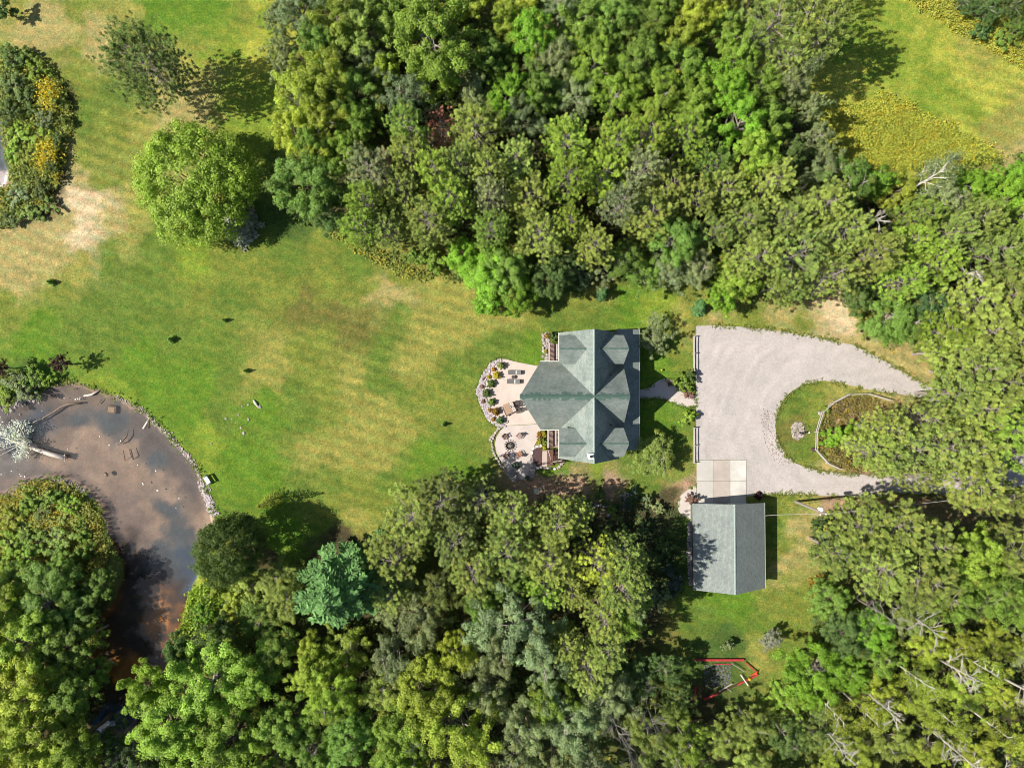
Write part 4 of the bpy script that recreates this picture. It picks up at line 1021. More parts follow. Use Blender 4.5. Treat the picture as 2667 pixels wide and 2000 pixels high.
o = MB().slab([a, b_, c_], .06).build('tarp', M['orange']); tag(o, 'small orange triangular sheet at the corner of red timbers', 'sheet')
p = P(1951, 1767, .2); o = MB().lathe(p, [(.16, 0), (.2, .1), (.17, .3), (.05, .34)], 10).build('bucket', M['yellow']); tag(o, 'small yellow bucket under the orange sheet', 'bucket')
MB().tube([p+Vector((-.17, 0, .25)), p+Vector((0, 0, .5)), p+Vector((.17, 0, .25))], .015, 4).build('handle', M['metal'], o)
# ================================================================ VEGETATION
def unit(v): return v/np.maximum(np.linalg.norm(v, axis=-1, keepdims=True), 1e-9)
def quads(c, nrm, w, h, rg, tang=None):
    """leaf-shaped quads (kites): centres, normals, widths, lengths"""
    N = len(c); nrm = unit(nrm)
    t = rg.normal(size=(N, 3)) if tang is None else tang
    t = unit(t-nrm*(t*nrm).sum(1, keepdims=True)); b = np.cross(nrm, t)
    w = np.broadcast_to(w, (N,))[:, None]; h = np.broadcast_to(h, (N,))[:, None]
    fold = nrm*w*0.25
    v = np.stack([c-t*h/2, c+b*w/2+t*h*.08-fold, c+t*h/2, c-b*w/2+t*h*.08-fold], 1)
    return v.reshape(-1, 3)
def leaf_mesh(name, V4, tint, mat):
    N = len(V4)//4
    return mesh_np(name, V4, np.arange(N*4), np.full(N, 4), mat, False, np.repeat(tint, 4, axis=0))
def bez(a, b, up, k=4):
    a, b = Vector(a), Vector(b); m = (a+b)/2+Vector((0, 0, up))
    return [a.lerp(m, t).lerp(m.lerp(b, t), t) for t in [i/k for i in range(k+1)]]

def make_decid(seed, H=13.0, Rc=4.2, base=.30, ncl=150, nl=58, lsz=.27, cr=.80, lobe=.35, bark='bark', tall=None, open_=0.0, autumn=.012, nlimb=13, armf=.78, shell=(.45, .85)):
    rg = np.random.default_rng(seed); rr = random.Random(seed)
    zc = H*(base+1)/2; hz = H*(1-base)/2
    dirs = []
    k1 = unit(rg.normal(size=(7, 3))); a1 = rg.uniform(.4, 1, 7)
    def lob(d): return 1+lobe*((np.exp(4*(d@k1.T-1))*a1).sum(1)*1.1-.45)
    # crown built on fingers: clumps strung along arms that reach out and up, some fill between
    na = max(10, int(ncl/9)); A_ = unit(rg.normal(size=(na*3, 3))+np.array([0, 0, .15])); A_ = A_[A_[:, 2] > -.4][:na]; na = len(A_)
    al = rg.uniform(.72, 1.18, na); ai = rg.integers(0, na, int(ncl*armf))
    tt_ = rg.uniform(.42, 1.0, len(ai))
    d1 = unit(A_[ai]+rg.normal(size=(len(ai), 3))*(.16*(1.25-tt_))[:, None])
    d2 = unit(rg.normal(size=((ncl-len(ai))*3, 3))); d2 = d2[d2[:, 2] > -.45][:ncl-len(ai)]
    d = np.concatenate([d1, d2])
    rad = np.concatenate([tt_*al[ai], rg.uniform(shell[0], shell[1], len(d2))])*lob(d)
    sp_ = np.where(d[:, 2] > 0, 1, .75)
    cc = np.stack([d[:, 0]*Rc*rad, d[:, 1]*Rc*rad, zc+d[:, 2]*hz*rad*sp_], 1)
    cc[:, 2] = np.minimum(cc[:, 2], H)
    crr = cr*rg.uniform(.6, 1.25, len(cc))*(Rc/4.2)**.5
    L = len(cc)
    ci = np.repeat(np.arange(L), nl); N = len(ci)
    u = unit(rg.normal(size=(N, 3))+np.array([0, 0, .35])); rr_ = rg.uniform(.45, 1.08, N)
    pos = cc[ci]+u*(crr[ci]*rr_)[:, None]*np.array([1, 1, .72])
    outw = unit(cc-np.array([0, 0, zc*.9]))
    nrm = u*1.0+outw[ci]*.4+np.array([0, 0, .35])+rg.normal(size=(N, 3))*.45
    s = lsz*rg.uniform(.65, 1.35, N)
    V4 = quads(pos, nrm, s*.8, s*1.25, rg)
    cb = rg.uniform(0, 1, L); ca = (rg.uniform(size=L) < autumn*2.2)*rg.uniform(.2, .7, L)
    tint = np.stack([np.clip(.5*cb[ci]+.5*rg.uniform(size=N), 0, 1), np.clip(ca[ci]+(rg.uniform(size=N) < autumn)*.6, 0, 1), rg.uniform(size=N)], 1)
    crown = leaf_mesh('crown', V4, tint, M['leaf'])
    t = MB(); r0 = H*.018+.05
    lean = [(rr.uniform(-.25, .25)*i, rr.uniform(-.25, .25)*i, H*.9*i/4) for i in range(5)]
    t.tube(lean, [r0*1.2, r0, r0*.75, r0*.45, r0*.15], 7)
    order = rg.permutation(L)[:nlimb*4]
    for j in range(nlimb):
        tgt = cc[order[j]]; zb = min(H*.8, max(H*base*.8, tgt[2]-np.hypot(tgt[0], tgt[1])*.9)); f = zb/(H*.9)*4; i0 = min(3, int(f))
        p0 = Vector(lean[i0]).lerp(Vector(lean[i0+1]), f-i0)
        pts = bez(p0, tgt, -.3, 4); t.tube(pts, [r0*.5, r0*.4, r0*.3, r0*.2, .02], 5, False)
        for m_ in range(3):
            q = cc[order[nlimb+j*3+m_]]; st = pts[2]
            if (Vector(q)-st).length < Rc*.9: t.tube(bez(st, q, .1, 2), [r0*.22, r0*.14, .015], 4, False)
    me = bpy.data.meshes.new('trunk'); me.from_pydata(t.v, [], t.f); me.materials.append(M[bark]); me.polygons.foreach_set('use_smooth', [True]*len(me.polygons)); me.update()
    return (me, crown, H, Rc)

def tufts(cen, axis_, rg, nb=15, L=.34, w=.056, spread=.85):
    """needle tufts standing up like candles on the twig ends"""
    N = len(cen)*nb; ci = np.repeat(np.arange(len(cen)), nb)
    hgt = rg.uniform(.35, .95, len(cen))
    u = rg.uniform(0, 1, N)
    az = rg.uniform(0, 2*PI, N); up = rg.uniform(.15, 1.1, N)
    d = unit(np.column_stack([np.cos(az), np.sin(az), up])+axis_[ci]*.25)
    ln = L*rg.uniform(.7, 1.25, N)*(1.1-.45*u)
    base = cen[ci]+axis_[ci]*np.array([1, 1, 0])*(u*hgt[ci]*.25)[:, None]; base[:, 2] += (u-.4)*hgt[ci]
    c = base+d*(ln*.5)[:, None]
    side = unit(np.cross(d, np.array([0, 0, 1.])+rg.normal(size=(N, 3))*.3)); nrm = np.cross(side, d); nrm *= np.sign(nrm[:, 2:3]+1e-6)
    nrm = nrm+d*.35+np.array([0, 0, .15])
    return quads(c, nrm, w*rg.uniform(.8, 1.3, N), ln, rg, tang=d), ci
def make_pine(seed, H=14.0, Rc=3.2, base=.42, nbr=58, per=6, dead=9, nb=15, dens=1.0):
    rg = np.random.default_rng(seed); rr = random.Random(seed)
    t = MB(); r0 = .19; top = (rr.uniform(-.3, .3), rr.uniform(-.3, .3), H)
    def tp(z): f = z/H; return Vector((top[0]*f*f, top[1]*f*f, z))
    t.tube([tp(H*i/5) for i in range(6)], [r0*1.15, r0, r0*.85, r0*.6, r0*.35, .03], 7)
    C_, A_, B_ = [], [], []
    for i in range(nbr):
        f = (i+.5)/nbr; z = H*(base+(1-base)*f*.99); az = i*2.39996+rr.uniform(-.4, .4)
        env = (1-((f-.30)/.70)**2 if f > .30 else 1-.35*((.30-f)/.30)**2); R_ = Rc*max(.14, env**.55)*rr.uniform(.72, 1.12)
        rise = R_*(.10+.65*f)*rr.uniform(.6, 1.3)
        o = tp(z); d = Vector((math.cos(az), math.sin(az), 0)); e = o+d*R_+Vector((0, 0, rise))
        pts = bez(o, e, -.12*R_, 3); t.tube(pts, [.045, .034, .022, .010], 4, False)
        for k in range(per):
            s_ = (.38+.62*(k+1)/per) if k < per-1 else 1.0
            j = min(2, int(s_*3)); q = pts[j].lerp(pts[j+1], s_*3-j)
            side = Vector((-d.y, d.x, 0))*(1 if k % 2 else -1)*rr.uniform(.2, 1)*R_*.38*(1.25-s_)
            q2 = q+side+d*rr.uniform(0, .35)+Vector((0, 0, rr.uniform(.0, .35)))
            if rr.random() < .6: t.tube([q, q2], [.014, .007], 3, False)
            C_.append(q2); A_.append((q2-o).normalized()+Vector((0, 0, .9))); B_.append(rr.random())
    for i in range(dead):
        z = H*rr.uniform(base*.55, base+.1); az = rr.uniform(0, 6.28); R_ = Rc*rr.uniform(.3, .75); o = tp(z)
        e = o+Vector((math.cos(az)*R_, math.sin(az)*R_, rr.uniform(-.5, .4))); t.tube(bez(o, e, .1, 2), [.035, .025, .01], 3, False)
    C_ = np.array([tuple(v) for v in C_]); A_ = unit(np.array([tuple(v) for v in A_]))
    keep = rg.uniform(size=len(C_)) < dens; C_, A_, B2 = C_[keep], A_[keep], np.array(B_)[keep]
    V4, ci = tufts(C_, A_, rg, nb)
    tint = np.stack([np.clip(.75*B2[ci]+.25*rg.uniform(size=len(ci)), 0, 1), (rg.uniform(size=len(ci)) < .05)*.7+(B2[ci] > .9)*.3, rg.uniform(size=len(ci))], 1)
    crown = leaf_mesh('crown', V4, tint, M['needle'])
    me = bpy.data.meshes.new('trunk'); me.from_pydata(t.v, [], t.f); me.materials.append(M['pine_bark']); me.update()
    return (me, crown, H, Rc)

def make_spruce(seed, H=14.0, Rc=4.0, base=.06, nw=17, nbw=7, feather=1.0, lsz=.30, pw=1.0, prof=.8):
    """whorled conifer: flat feathery branches of short sprays, pointed top"""
    rg = np.random.default_rng(seed); rr = random.Random(seed)
    t = MB(); t.tube([(0, 0, H*i/4) for i in range(5)], [.2*H/14, .16*H/14, .12*H/14, .07*H/14, .02], 6)
    Cs, Ds, Ns, Bs = [], [], [], []
    for i in range(nw):
        f = i/(nw-1); z = H*(base+(1-base)*f**.95)*.985
        n_ = max(3, int(nbw*(1-.5*f)))
        for k in range(n_):
            az = k*2*PI/n_+i*1.1+rr.uniform(-.3, .3)
            Rb = Rc*((1-f)**prof*.93+.07)*rr.uniform(.78, 1.15)*(.85+.15*math.sin(az*2+seed))
            d = np.array([math.cos(az), math.sin(az), 0]); s = np.array([-d[1], d[0], 0])
            droop = rr.uniform(-.05, .22)*Rb
            t.tube([Vector((0, 0, z)), Vector((*(d*Rb*.5)[:2], z+droop*.6)), Vector((*(d*Rb)[:2], z+droop))], [.05*H/14, .03*H/14, .01], 3, False)
            m_ = int(60*feather*(Rb/4)**1.3)+10; bb = rr.random()
            u = rg.uniform(.12, 1.03, m_)**.75; side = rg.uniform(-1, 1, m_); wdt = .34*Rb*(1.12-u)*1.15+.08
            p = d*(u*Rb)[:, None]+s*(side*wdt)[:, None]; p[:, 2] = z+droop*u+rg.uniform(-.10, .16, m_)-abs(side)*.1
            Cs.append(p); Ds.append(unit(d+s*(side*1.3)[:, None]+rg.normal(size=(m_, 3))*.25)); Ns.append(np.tile([0, 0, 1.], (m_, 1))+d*.35+rg.normal(size=(m_, 3))*.45); Bs.append(np.full(m_, bb))
    C_ = np.concatenate(Cs); D_ = np.concatenate(Ds); N_ = np.concatenate(Ns); B_ = np.concatenate(Bs); m_ = len(C_)
    s_ = lsz*rg.uniform(.7, 1.4, m_)
    V4 = quads(C_, N_, s_*.5*pw, s_*1.7, rg, tang=D_)
    tint = np.stack([.5*B_+.5*rg.uniform(size=m_), np.zeros(m_), rg.uniform(size=m_)], 1)
    crown = leaf_mesh('crown', V4, tint, M['needle'])
    me = bpy.data.meshes.new('trunk'); me.from_pydata(t.v, [], t.f); me.materials.append(M['bark']); me.update()
    return (me, crown, H, Rc)

def make_bare(seed, H=11.0, Rc=3.0, lean=.12, bark='white_bark', depth=3, nb=9, base=.35, foliage=0, thin=1.0):
    rg = np.random.default_rng(seed); rr = random.Random(seed); t = MB(); ends = []
    lx, ly = rr.uniform(-lean, lean)*H, rr.uniform(-lean, lean)*H
    sp = [Vector((lx*(i/5)**1.5, ly*(i/5)**1.5, H*i/5)) for i in range(6)]
    t.tube(sp, [q_*thin for q_ in (.21, .19, .155, .12, .07, .02)], 6)
    def grow(o, d, L, r, dep):
        e = o+d*L+Vector((0, 0, L*.12)); mid = (o+e)/2+Vector((rr.uniform(-.1, .1), rr.uniform(-.1, .1), rr.uniform(-.05, .12)))*L
        t.tube([o, mid, e], [r, r*.7, r*.3], 3, False); ends.append(e)
        if dep > 0:
            for k in range(3):
                s = o.lerp(e, rr.uniform(.35, .95)); ax = Vector((rr.gauss(0, .7), rr.gauss(0, .7), rr.gauss(.1, .4)))
                grow(s, (d+ax*.8).normalized(), L*rr.uniform(.4, .65), r*.55, dep-1)
    for i in range(nb):
        f = base+(1-base)*i/nb; o = sp[int(f*5)].lerp(sp[min(5, int(f*5)+1)], f*5-int(f*5)); az = rr.uniform(0, 6.28)
        grow(o, Vector((math.cos(az), math.sin(az), rr.uniform(.1, .8))).normalized(), Rc*(1.15-.6*f)*rr.uniform(.6, 1.1), .075*thin, depth-1)
    me = bpy.data.meshes.new('trunk'); me.from_pydata(t.v, [], t.f); me.materials.append(M[bark]); me.update()
    crown = None
    if foliage:
        E = np.array([tuple(e) for e in ends]); ci = rg.integers(0, len(E), foliage)
        pos = E[ci]+rg.normal(size=(foliage, 3))*.32; s_ = .17*rg.uniform(.6, 1.3, foliage)
        V4 = quads(pos, rg.normal(size=(foliage, 3))+np.array([0, 0, .6]), s_, s_*1.2, rg)
        crown = leaf_mesh('crown', V4, np.stack([rg.uniform(size=foliage), (rg.uniform(size=foliage) < .06)*.6, rg.uniform(size=foliage)], 1), M['leaf'])
    return (me, crown, H, Rc)

PR = {
 'D': [make_decid(101+i, 13, 4.2, .28, 300, 92, lsz=.172, cr=.56, lobe=.36+.08*(i % 3), bark='bark' if i % 2 else 'grey_bark') for i in range(6)],       # broadleaf
 'F': [make_decid(131+i, 13, 4.2, .28, 260, 80, lsz=.142, cr=.52, lobe=.5, bark='grey_bark') for i in range(4)],                          # fine-leaved
 'G': [make_decid(141+i, 11, 6.6, .10, 800, 60, lsz=.20, cr=.62, lobe=.16, armf=.2, shell=(.7, 1.0)) for i in range(2)],
 'S': [make_decid(151+i, 4.0, 2.2, .02, 70, 60, lsz=.20, cr=.52, lobe=.4) for i in range(4)],                                            # shrub
 'B': [make_decid(161+i, 1.1, .62, -.35, 120, 40, lsz=.10, cr=.36, lobe=.10, autumn=.02, nlimb=6) for i in range(3)],                      # clipped bush
 'P': [make_pine(201+i, 14, 3.2, .42, nb=44) for i in range(5)],
 'Q': [make_pine(211+i, 13, 3.3, .40, nbr=44, per=5, dead=24, nb=32, dens=.92) for i in range(3)],                                          # thin pine
 'O': [make_pine(221, 13.5, 5.6, .30, nbr=115, per=9, dead=16, nb=40)],                                                                      # open field pine
 'W': [make_spruce(231, 15, 5.6, .08, nw=18, nbw=8, feather=1.7, lsz=.34, pw=1.3, prof=.5)],
 'C': [make_spruce(241+i, 8, 2.3, .03, nw=16, nbw=9, feather=1.6, lsz=.20, pw=1.3) for i in range(2)],
 'X': [make_bare(251+i, 11, 3.2, .10, 'dead_bark' if i < 2 else 'grey_bark', 4, 12, thin=.6) for i in range(4)],
 'Y': [make_bare(261+i, 12, 2.8, .08, 'white_bark', 3, 9, .5, 2300) for i in range(3)],                                                      # birch
 'Z': [make_bare(281+i, 15, 1.3, .025, 'dead_bark', 3, 14, .4, 0, .5) for i in range(3)],
 'T': [make_spruce(271, 6.5, 1.7, .02, nw=15, nbw=7, feather=.9, lsz=.17, pw=.8)],
}
CO = dict(YG=('yellow-green', (.38,.46,.06)), LG=('light green', (.29,.43,.06)), BG=('bright green', (.24,.43,.04)), MG=('mid-green', (.215,.34,.06)), DG=('dark green', (.13,.21,.055)), GY=('grey-green', (.33,.34,.26)),
          SG=('sage-green', (.29,.36,.165)), OL=('olive-green', (.31,.40,.09)), OD=('dark olive', (.20,.26,.07)), BL=('blue-green', (.135,.265,.085)), BD=('dark blue-green', (.10,.155,.11)),
          OR=('orange-tinged', (.42,.23,.03)), PU=('dark purple', (.075,.025,.03)), WH=('silvery white', (.70,.74,.70)), RD=('rust-red', (.52,.25,.18)), YE=('golden yellow', (.50,.44,.04)), PK=('pinkish', (.36,.20,.15)))
KW = dict(G='broadleaf tree', D='broadleaf tree', F='fine-leaved tree', S='shrub', B='rounded bush', P='pine', Q='sparse pine', O='open pine', W='feathery pine', C='spruce', Z='bare dead tree', X='bare dead tree', Y='birch', T='larch')
NM = dict(G='broadleaf_tree', D='broadleaf_tree', F='broadleaf_tree', S='shrub', B='garden_bush', P='pine_tree', Q='pine_tree', O='pine_tree', W='pine_tree', C='spruce_tree', Z='dead_tree', X='dead_tree', Y='birch_tree', T='larch_tree')
CAT = dict(G='tree', D='tree', F='tree', S='shrub', B='bush', P='pine tree', Q='pine tree', O='pine tree', W='pine tree', C='spruce', Z='dead tree', X='dead tree', Y='birch tree', T='larch')
TREES = []
tr_ = random.Random(5)
def plant(px, py, k, c, h=None, r=None, label=None, group=None, rz=None, zref=.62, proto=None):
    """px,py: where the middle of the crown shows in the photograph; r crown radius in metres, h height"""
    ps = PR[k]; me, cr, H0, R0 = ps[proto if proto is not None else tr_.randrange(len(ps))]
    h = h or H0*tr_.uniform(.85, 1.08); r = r or R0*tr_.uniform(.85, 1.15)
    w = P(px, py, h*zref)
    root = empty(NM[k], (w.x, w.y, 0), label, CAT[k], group, rz=tr_.uniform(0, 6.28) if rz is None else rz)
    sx = r/R0; root.scale = (sx*tr_.uniform(.94, 1.06), sx*tr_.uniform(.94, 1.06), h/H0)
    link('trunk', me, root)
    col = CO[c][1]; j = tr_.uniform(.76, 1.2); hu = tr_.uniform(-.07, .07)
    if cr is not None:
        o = link('crown', cr, root); o.color = (col[0]*j*(1+hu), col[1]*j, col[2]*j*(1-hu), 1)
    TREES.append(dict(px=px, py=py, k=k, c=c, h=h, r=r, o=root, rp=r/KPX/(1-h*zref/HC), lab=label is not None))
    return root
def pl(vx, vy, rv, k, c, h, lab=None, **kw):
    """overview coordinates; rv = crown radius in overview pixels"""
    return plant(vx*VS, vy*VS, k, c, h, rv*VS*KPX*(1-h*.62/HC), lab, **kw)

# ---- single trees and edge trees seen one by one
pl(325, 150, 84, 'O', 'DG', 13.5, 'big open olive pine standing alone on the upper left lawn')
pl(418, 392, 118, 'G', 'LG', 10, 'large round bright green tree left of the wood on the lawn', proto=1)
pl(405, 465, 72, 'D', 'LG', 8, 'smaller light green lobe tree below the large round one', proto=2)
pl(505, 480, 52, 'C', 'GY', 6.5, 'grey-green dense spruce at the lawn edge below the large round tree')
pl(655, 400, 78, 'D', 'MG', 12, 'glossy mid-green tree at the lower left corner of the wood', proto=3)
pl(700, 450, 45, 'D', 'DG', 9); pl(8, 18, 24, 'S', 'DG', 4.0, 'dark rounded shrub-like tree cut by the upper left corner')
pl(1304, 633, 19, 'C', 'BL', 3.8, 'small blue-green spruce on the grass above the house')
pl(1515, 664, 22, 'C', 'BL', 2.6, 'round blue spruce at the top left corner of the drive')
pl(1412, 733, 40, 'F', 'SG', 4.2, 'greyish crabapple tree at the upper right corner of the house')
pl(1418, 985, 48, 'F', 'OL', 4.6, 'olive crabapple tree at the lower right corner of the house')
pl(1478, 826, 19, 'S', 'LG', 2.2, 'light green shrub above the entrance path by the drive'); pl(1492, 812, 15, 'S', 'DG', 2.4, 'dark green shrub right behind the light green path shrub')
pl(1485, 902, 20, 'S', 'LG', 2.3, 'yellow-green shrub below the entrance path by the drive')
pl(1486, 851, 13, 'S', 'PK', 0.9, 'low reddish shrub bed beside the entrance path')
pl(1495, 1078, 15, 'S', 'PK', 2.0, 'pinkish flowering shrub at the garage corner'); pl(1640, 1072, 9, 'B', 'PU', 1.0, 'low purple shrub at the right end of garage front')
pl(570, 1088, 24, 'T', 'YG', 7.5, 'small olive larch on the lower lawn with a long shadow')
pl(496, 1184, 76, 'G', 'DG', 12.0, 'round dark green tree right of the pond', proto=0)
pl(730, 1284, 128, 'W', 'BL', 18.5, 'big feathery blue-green pine in the lower wood')
pl(133, 785, 22, 'F', 'PU', 4.5, 'dark purple-leaved small tree by the upper pond'); pl(4, 795, 20, 'F', 'PU', 4.5, 'dark purple-leaved tree cut by the left edge')
pl(45, 838, 34, 'S', 'SG', 2.6, 'large pale green shrub on the upper pond bank', ); pl(12, 858, 28, 'S', 'LG', 2.0, 'yellowish shrub at the left edge by the pond'); pl(98, 818, 22, 'S', 'LG', 2.0, 'small light green shrub beside the purple tree')
pl(70, 815, 26, 'S', 'MG', 2.4, 'mid-green shrub between the two purple trees'); pl(30, 815, 20, 'S', 'SG', 2.2, 'pale shrub behind the largest pond bank shrub')
for (vx, vy, rv, lab, k) in ((105, 609, 10, 'tiny dark sapling alone at the far left lawn', 'C'), (482, 691, 6, 'tiny dark bush in the middle of the left lawn', 'C'), (366, 733, 10, 'tiny conifer sapling with pointed shadow on the left lawn', 'C'),
                          (528, 801, 6.5, 'tiny dark bush on the lawn right of the pond', 'C'), (957, 917, 7, 'tiny dark bush on the lawn left of the patio', 'C')):
    pl(vx, vy, rv, k, 'MG', 1.4, lab)
pl(1665, 1380, 25, 'F', 'GY', 3.6, 'grey-green dense shrub-like tree on grass below the garage'); pl(1572, 1395, 15, 'S', 'SG', 2.5, 'pale shrub just above the long red timber')
pl(1420, 1098, 17, 'S', 'SG', 2.0, 'pale silvery shrub in the shady garden near the garage walk'); pl(1398, 1080, 15, 'S', 'SG', 2.2, 'silvery shrub left of the pale one near the garage walk')
pl(1350, 1090, 16, 'S', 'BD', 2.0, 'dark bushy shrub in the shady garden'); pl(1300, 1075, 18, 'S', 'DG', 2.0, 'dark shrub beside the garden cobbles'); pl(1325, 1105, 16, 'S', 'MG', 1.8, 'low green shrub below the garden cobbles')
pl(1370, 1068, 14, 'S', 'BD', 1.8, 'dark shrub nearest the lawn in the shady garden'); pl(1258, 1082, 20, 'S', 'DG', 2.2, 'dark shrub at the left end of the shady garden')
pl(1385, 1140, 24, 'S', 'DG', 2.4); pl(1440, 1180, 24, 'S', 'DG', 2.4); pl(1340, 1160, 30, 'S', 'DG', 2.6); pl(1405, 1215, 30, 'S', 'DG', 2.8); pl(1455, 1250, 30, 'S', 'BD', 3.0); pl(1430, 1290, 26, 'S', 'SG', 2.8)
pl(1820, 935, 34, 'S', 'BG', 2.4, 'bright green shrub mass just inside the island fence'); pl(1800, 950, 20, 'S', 'BG', 2.0); pl(1786, 886, 9, 'B', 'LG', 1.0, 'small bright tuft bush outside the island fence'); pl(1860, 912, 12, 'S', 'DG', 1.2, 'dark low shrub inside the upper island fence')
for i, (zx, zy, r_, c, lab) in enumerate(((388,486,.56,'OD','olive-brown rounded bush, topmost of the patio edge row'), (345,580,.56,'YE','yellow flecked bush, second from top of patio edge row'), (290,662,.60,'DG','dark green round bush, third from top of patio edge row'),
        (250,752,.64,'DG','dark green round bush, fourth and largest of patio edge row'), (298,838,.52,'MG','green round bush, fifth from top of patio edge row'), (335,928,.58,'OR','orange-tinged bush, sixth from top of patio edge row'), (378,1014,.58,'BL','blue-green round bush, lowest of the patio edge row'))):
    p = Q1(zx, zy); plant(p.x/KPX+1333.5, 1000-p.y/KPX, 'B', c, 1.15, r_, lab, 'round bushes along the patio edge', zref=.3)
for i, (zx, zy, c, lab) in enumerate(((318,525,'OR','small orange flower clump beside the topmost patio bush'), (268,598,'YE','small yellow flower clump left of second patio bush'), (205,690,'PK','small pinkish flower clump left of third patio bush'), (215,828,'PK','small pinkish flower clump left of fifth patio bush'), (278,915,'OR','small orange flower clump left of sixth patio bush'), (312,1000,'OR','small orange flower clump beside the lowest patio bush'))):
    p = Q1(zx, zy); plant(p.x/KPX+1333.5, 1000-p.y/KPX, 'B', c, .6, .34, lab, 'flower clumps along the patio edge', zref=.3)
for (zx, zy, r_, h, c, lab) in ((760,1150,.5,1.0,'OR','orange flowering bush left of the south deck, upper left'), (800,1140,.5,1.1,'YE','yellow flowering bush against the south deck, upper right'), (755,1205,.45,.9,'YE','yellow flowering bush nearest the lower patio'), (800,1210,.5,1.1,'OL','green-gold bush in the middle beside south deck'), (805,1275,.4,1.0,'YE','yellow bush at the lower end beside south deck'),
                             (890,212,.8,1.6,'DG','dark green shrub at the upper left corner of the house'), (828,205,.35,.8,'OR','orange flower clump at the upper left corner of house'), (820,350,.28,.6,'YE','small yellow clump left of the north deck'), (1745,265,.5,1.2,'SG','grey shrub under the crabapple at the porch corner'), (1660,240,.5,1.0,'BD','dark shrub below the porch corner of the house'),
                             (528,1445,.55,1.3,'BD','dark spiky bush at the lower edge of the patio'), (640,1560,.35,.8,'BD','dark bush at the very lower tip of the patio'), (1745,1300,.45,1.0,'DG','dark bush at the lower porch corner')):
    p = Q1(zx, zy); plant(p.x/KPX+1333.5, 1000-p.y/KPX, 'B', c, h, r_, lab, zref=.3)
for (px, py, r_, h, c, lab) in ((2030,0,0,0,'',''),):
    pass
# fallen silver birch over the pond
w = P(40, 1150, .8)
sb = empty('birch_tree', (w.x, w.y, -.3), 'silvery white fallen birch foliage spreading over the pond', 'birch tree')
rg = np.random.default_rng(9); nL = 1500
cc = np.array([[rg.uniform(-3.6, 1.9), rg.uniform(-2.4, 3.0), rg.uniform(.3, 1.7)] for _ in range(46)]); ci = rg.integers(0, 46, nL)
sb_c = cc[ci]+rg.normal(size=(nL, 3))*np.array([.33, .33, .2]); s_ = .16*rg.uniform(.6, 1.4, nL)
o = link('crown', leaf_mesh('crown', quads(sb_c, rg.normal(size=(nL, 3))*.6+np.array([-.5, 0, 1]), s_, s_*1.2, rg), np.stack([rg.uniform(size=nL), np.zeros(nL), rg.uniform(size=nL)], 1), M['leaf']), sb); o.color = (.72, .75, .72, 1)
mb = MB()
for q in cc[:26]: mb.tube(bez((1.2, 0, .3), q, .1, 3), [.06, .045, .03, .012], 4, False)
o = mb.build('branch', M['white_bark'], sb, local=True)


# left marsh thicket
for (vx, vy, rv, k, c, h) in ((30,180,32,'S','OD',2.2),(75,155,26,'S','LG',2.0),(110,215,26,'S','OL',2.2),(60,215,28,'S','DG',2.2),(20,240,28,'S','DG',2.2),(95,255,22,'S','SG',2),(135,260,16,'S','OL',1.8),(40,290,26,'S','LG',1.6),(85,300,26,'S','LG',1.6),(125,305,18,'S','DG',1.8),(62,335,24,'S','YG',1.6),
        (110,350,22,'S','DG',1.9),(30,330,20,'S','LG',1.6),(40,420,24,'S','SG',1.6),(85,410,22,'S','OD',1.8),(105,440,20,'S','OL',1.6),(60,462,24,'S','OL',1.6),(22,475,22,'S','OD',1.6),(25,125,26,'S','DG',2.4),(60,118,20,'S','OL',2.0),(122,385,12,'S','YE',1.8),(113,335,14,'S','YE',2.0),(115,212,13,'S','YE',2.4)):
    pl(vx, vy, rv, k, c, h)
# island in the pond
for (vx, vy, rv, c, h) in ((70,1075,22,'LG',1.3),(105,1068,18,'MG',1.4),(148,1085,18,'LG',1.2),(30,1105,22,'YG',1.2),(175,1120,16,'LG',1.3),(90,1110,22,'OD',1.5),(135,1120,18,'OL',1.3),(50,1145,22,'OL',1.4),(100,1155,20,'OD',1.4),(60,1082,30,'LG',2.2),(110,1078,24,'MG',2.3),(150,1092,24,'LG',2.0),(20,1120,26,'YG',2.0),(175,1150,24,'LG',2.2),(130,1160,28,'OL',2.2),(70,1170,30,'MG',2.2),(20,1175,30,'LG',2.4),(120,1195,30,'MG',2.6),(180,1190,26,'MG',2.6),(60,1200,30,'LG',2.6),(10,1215,28,'LG',2.6),(150,1215,26,'MG',2.8)):
    pl(vx, vy, rv, 'S', c, h)
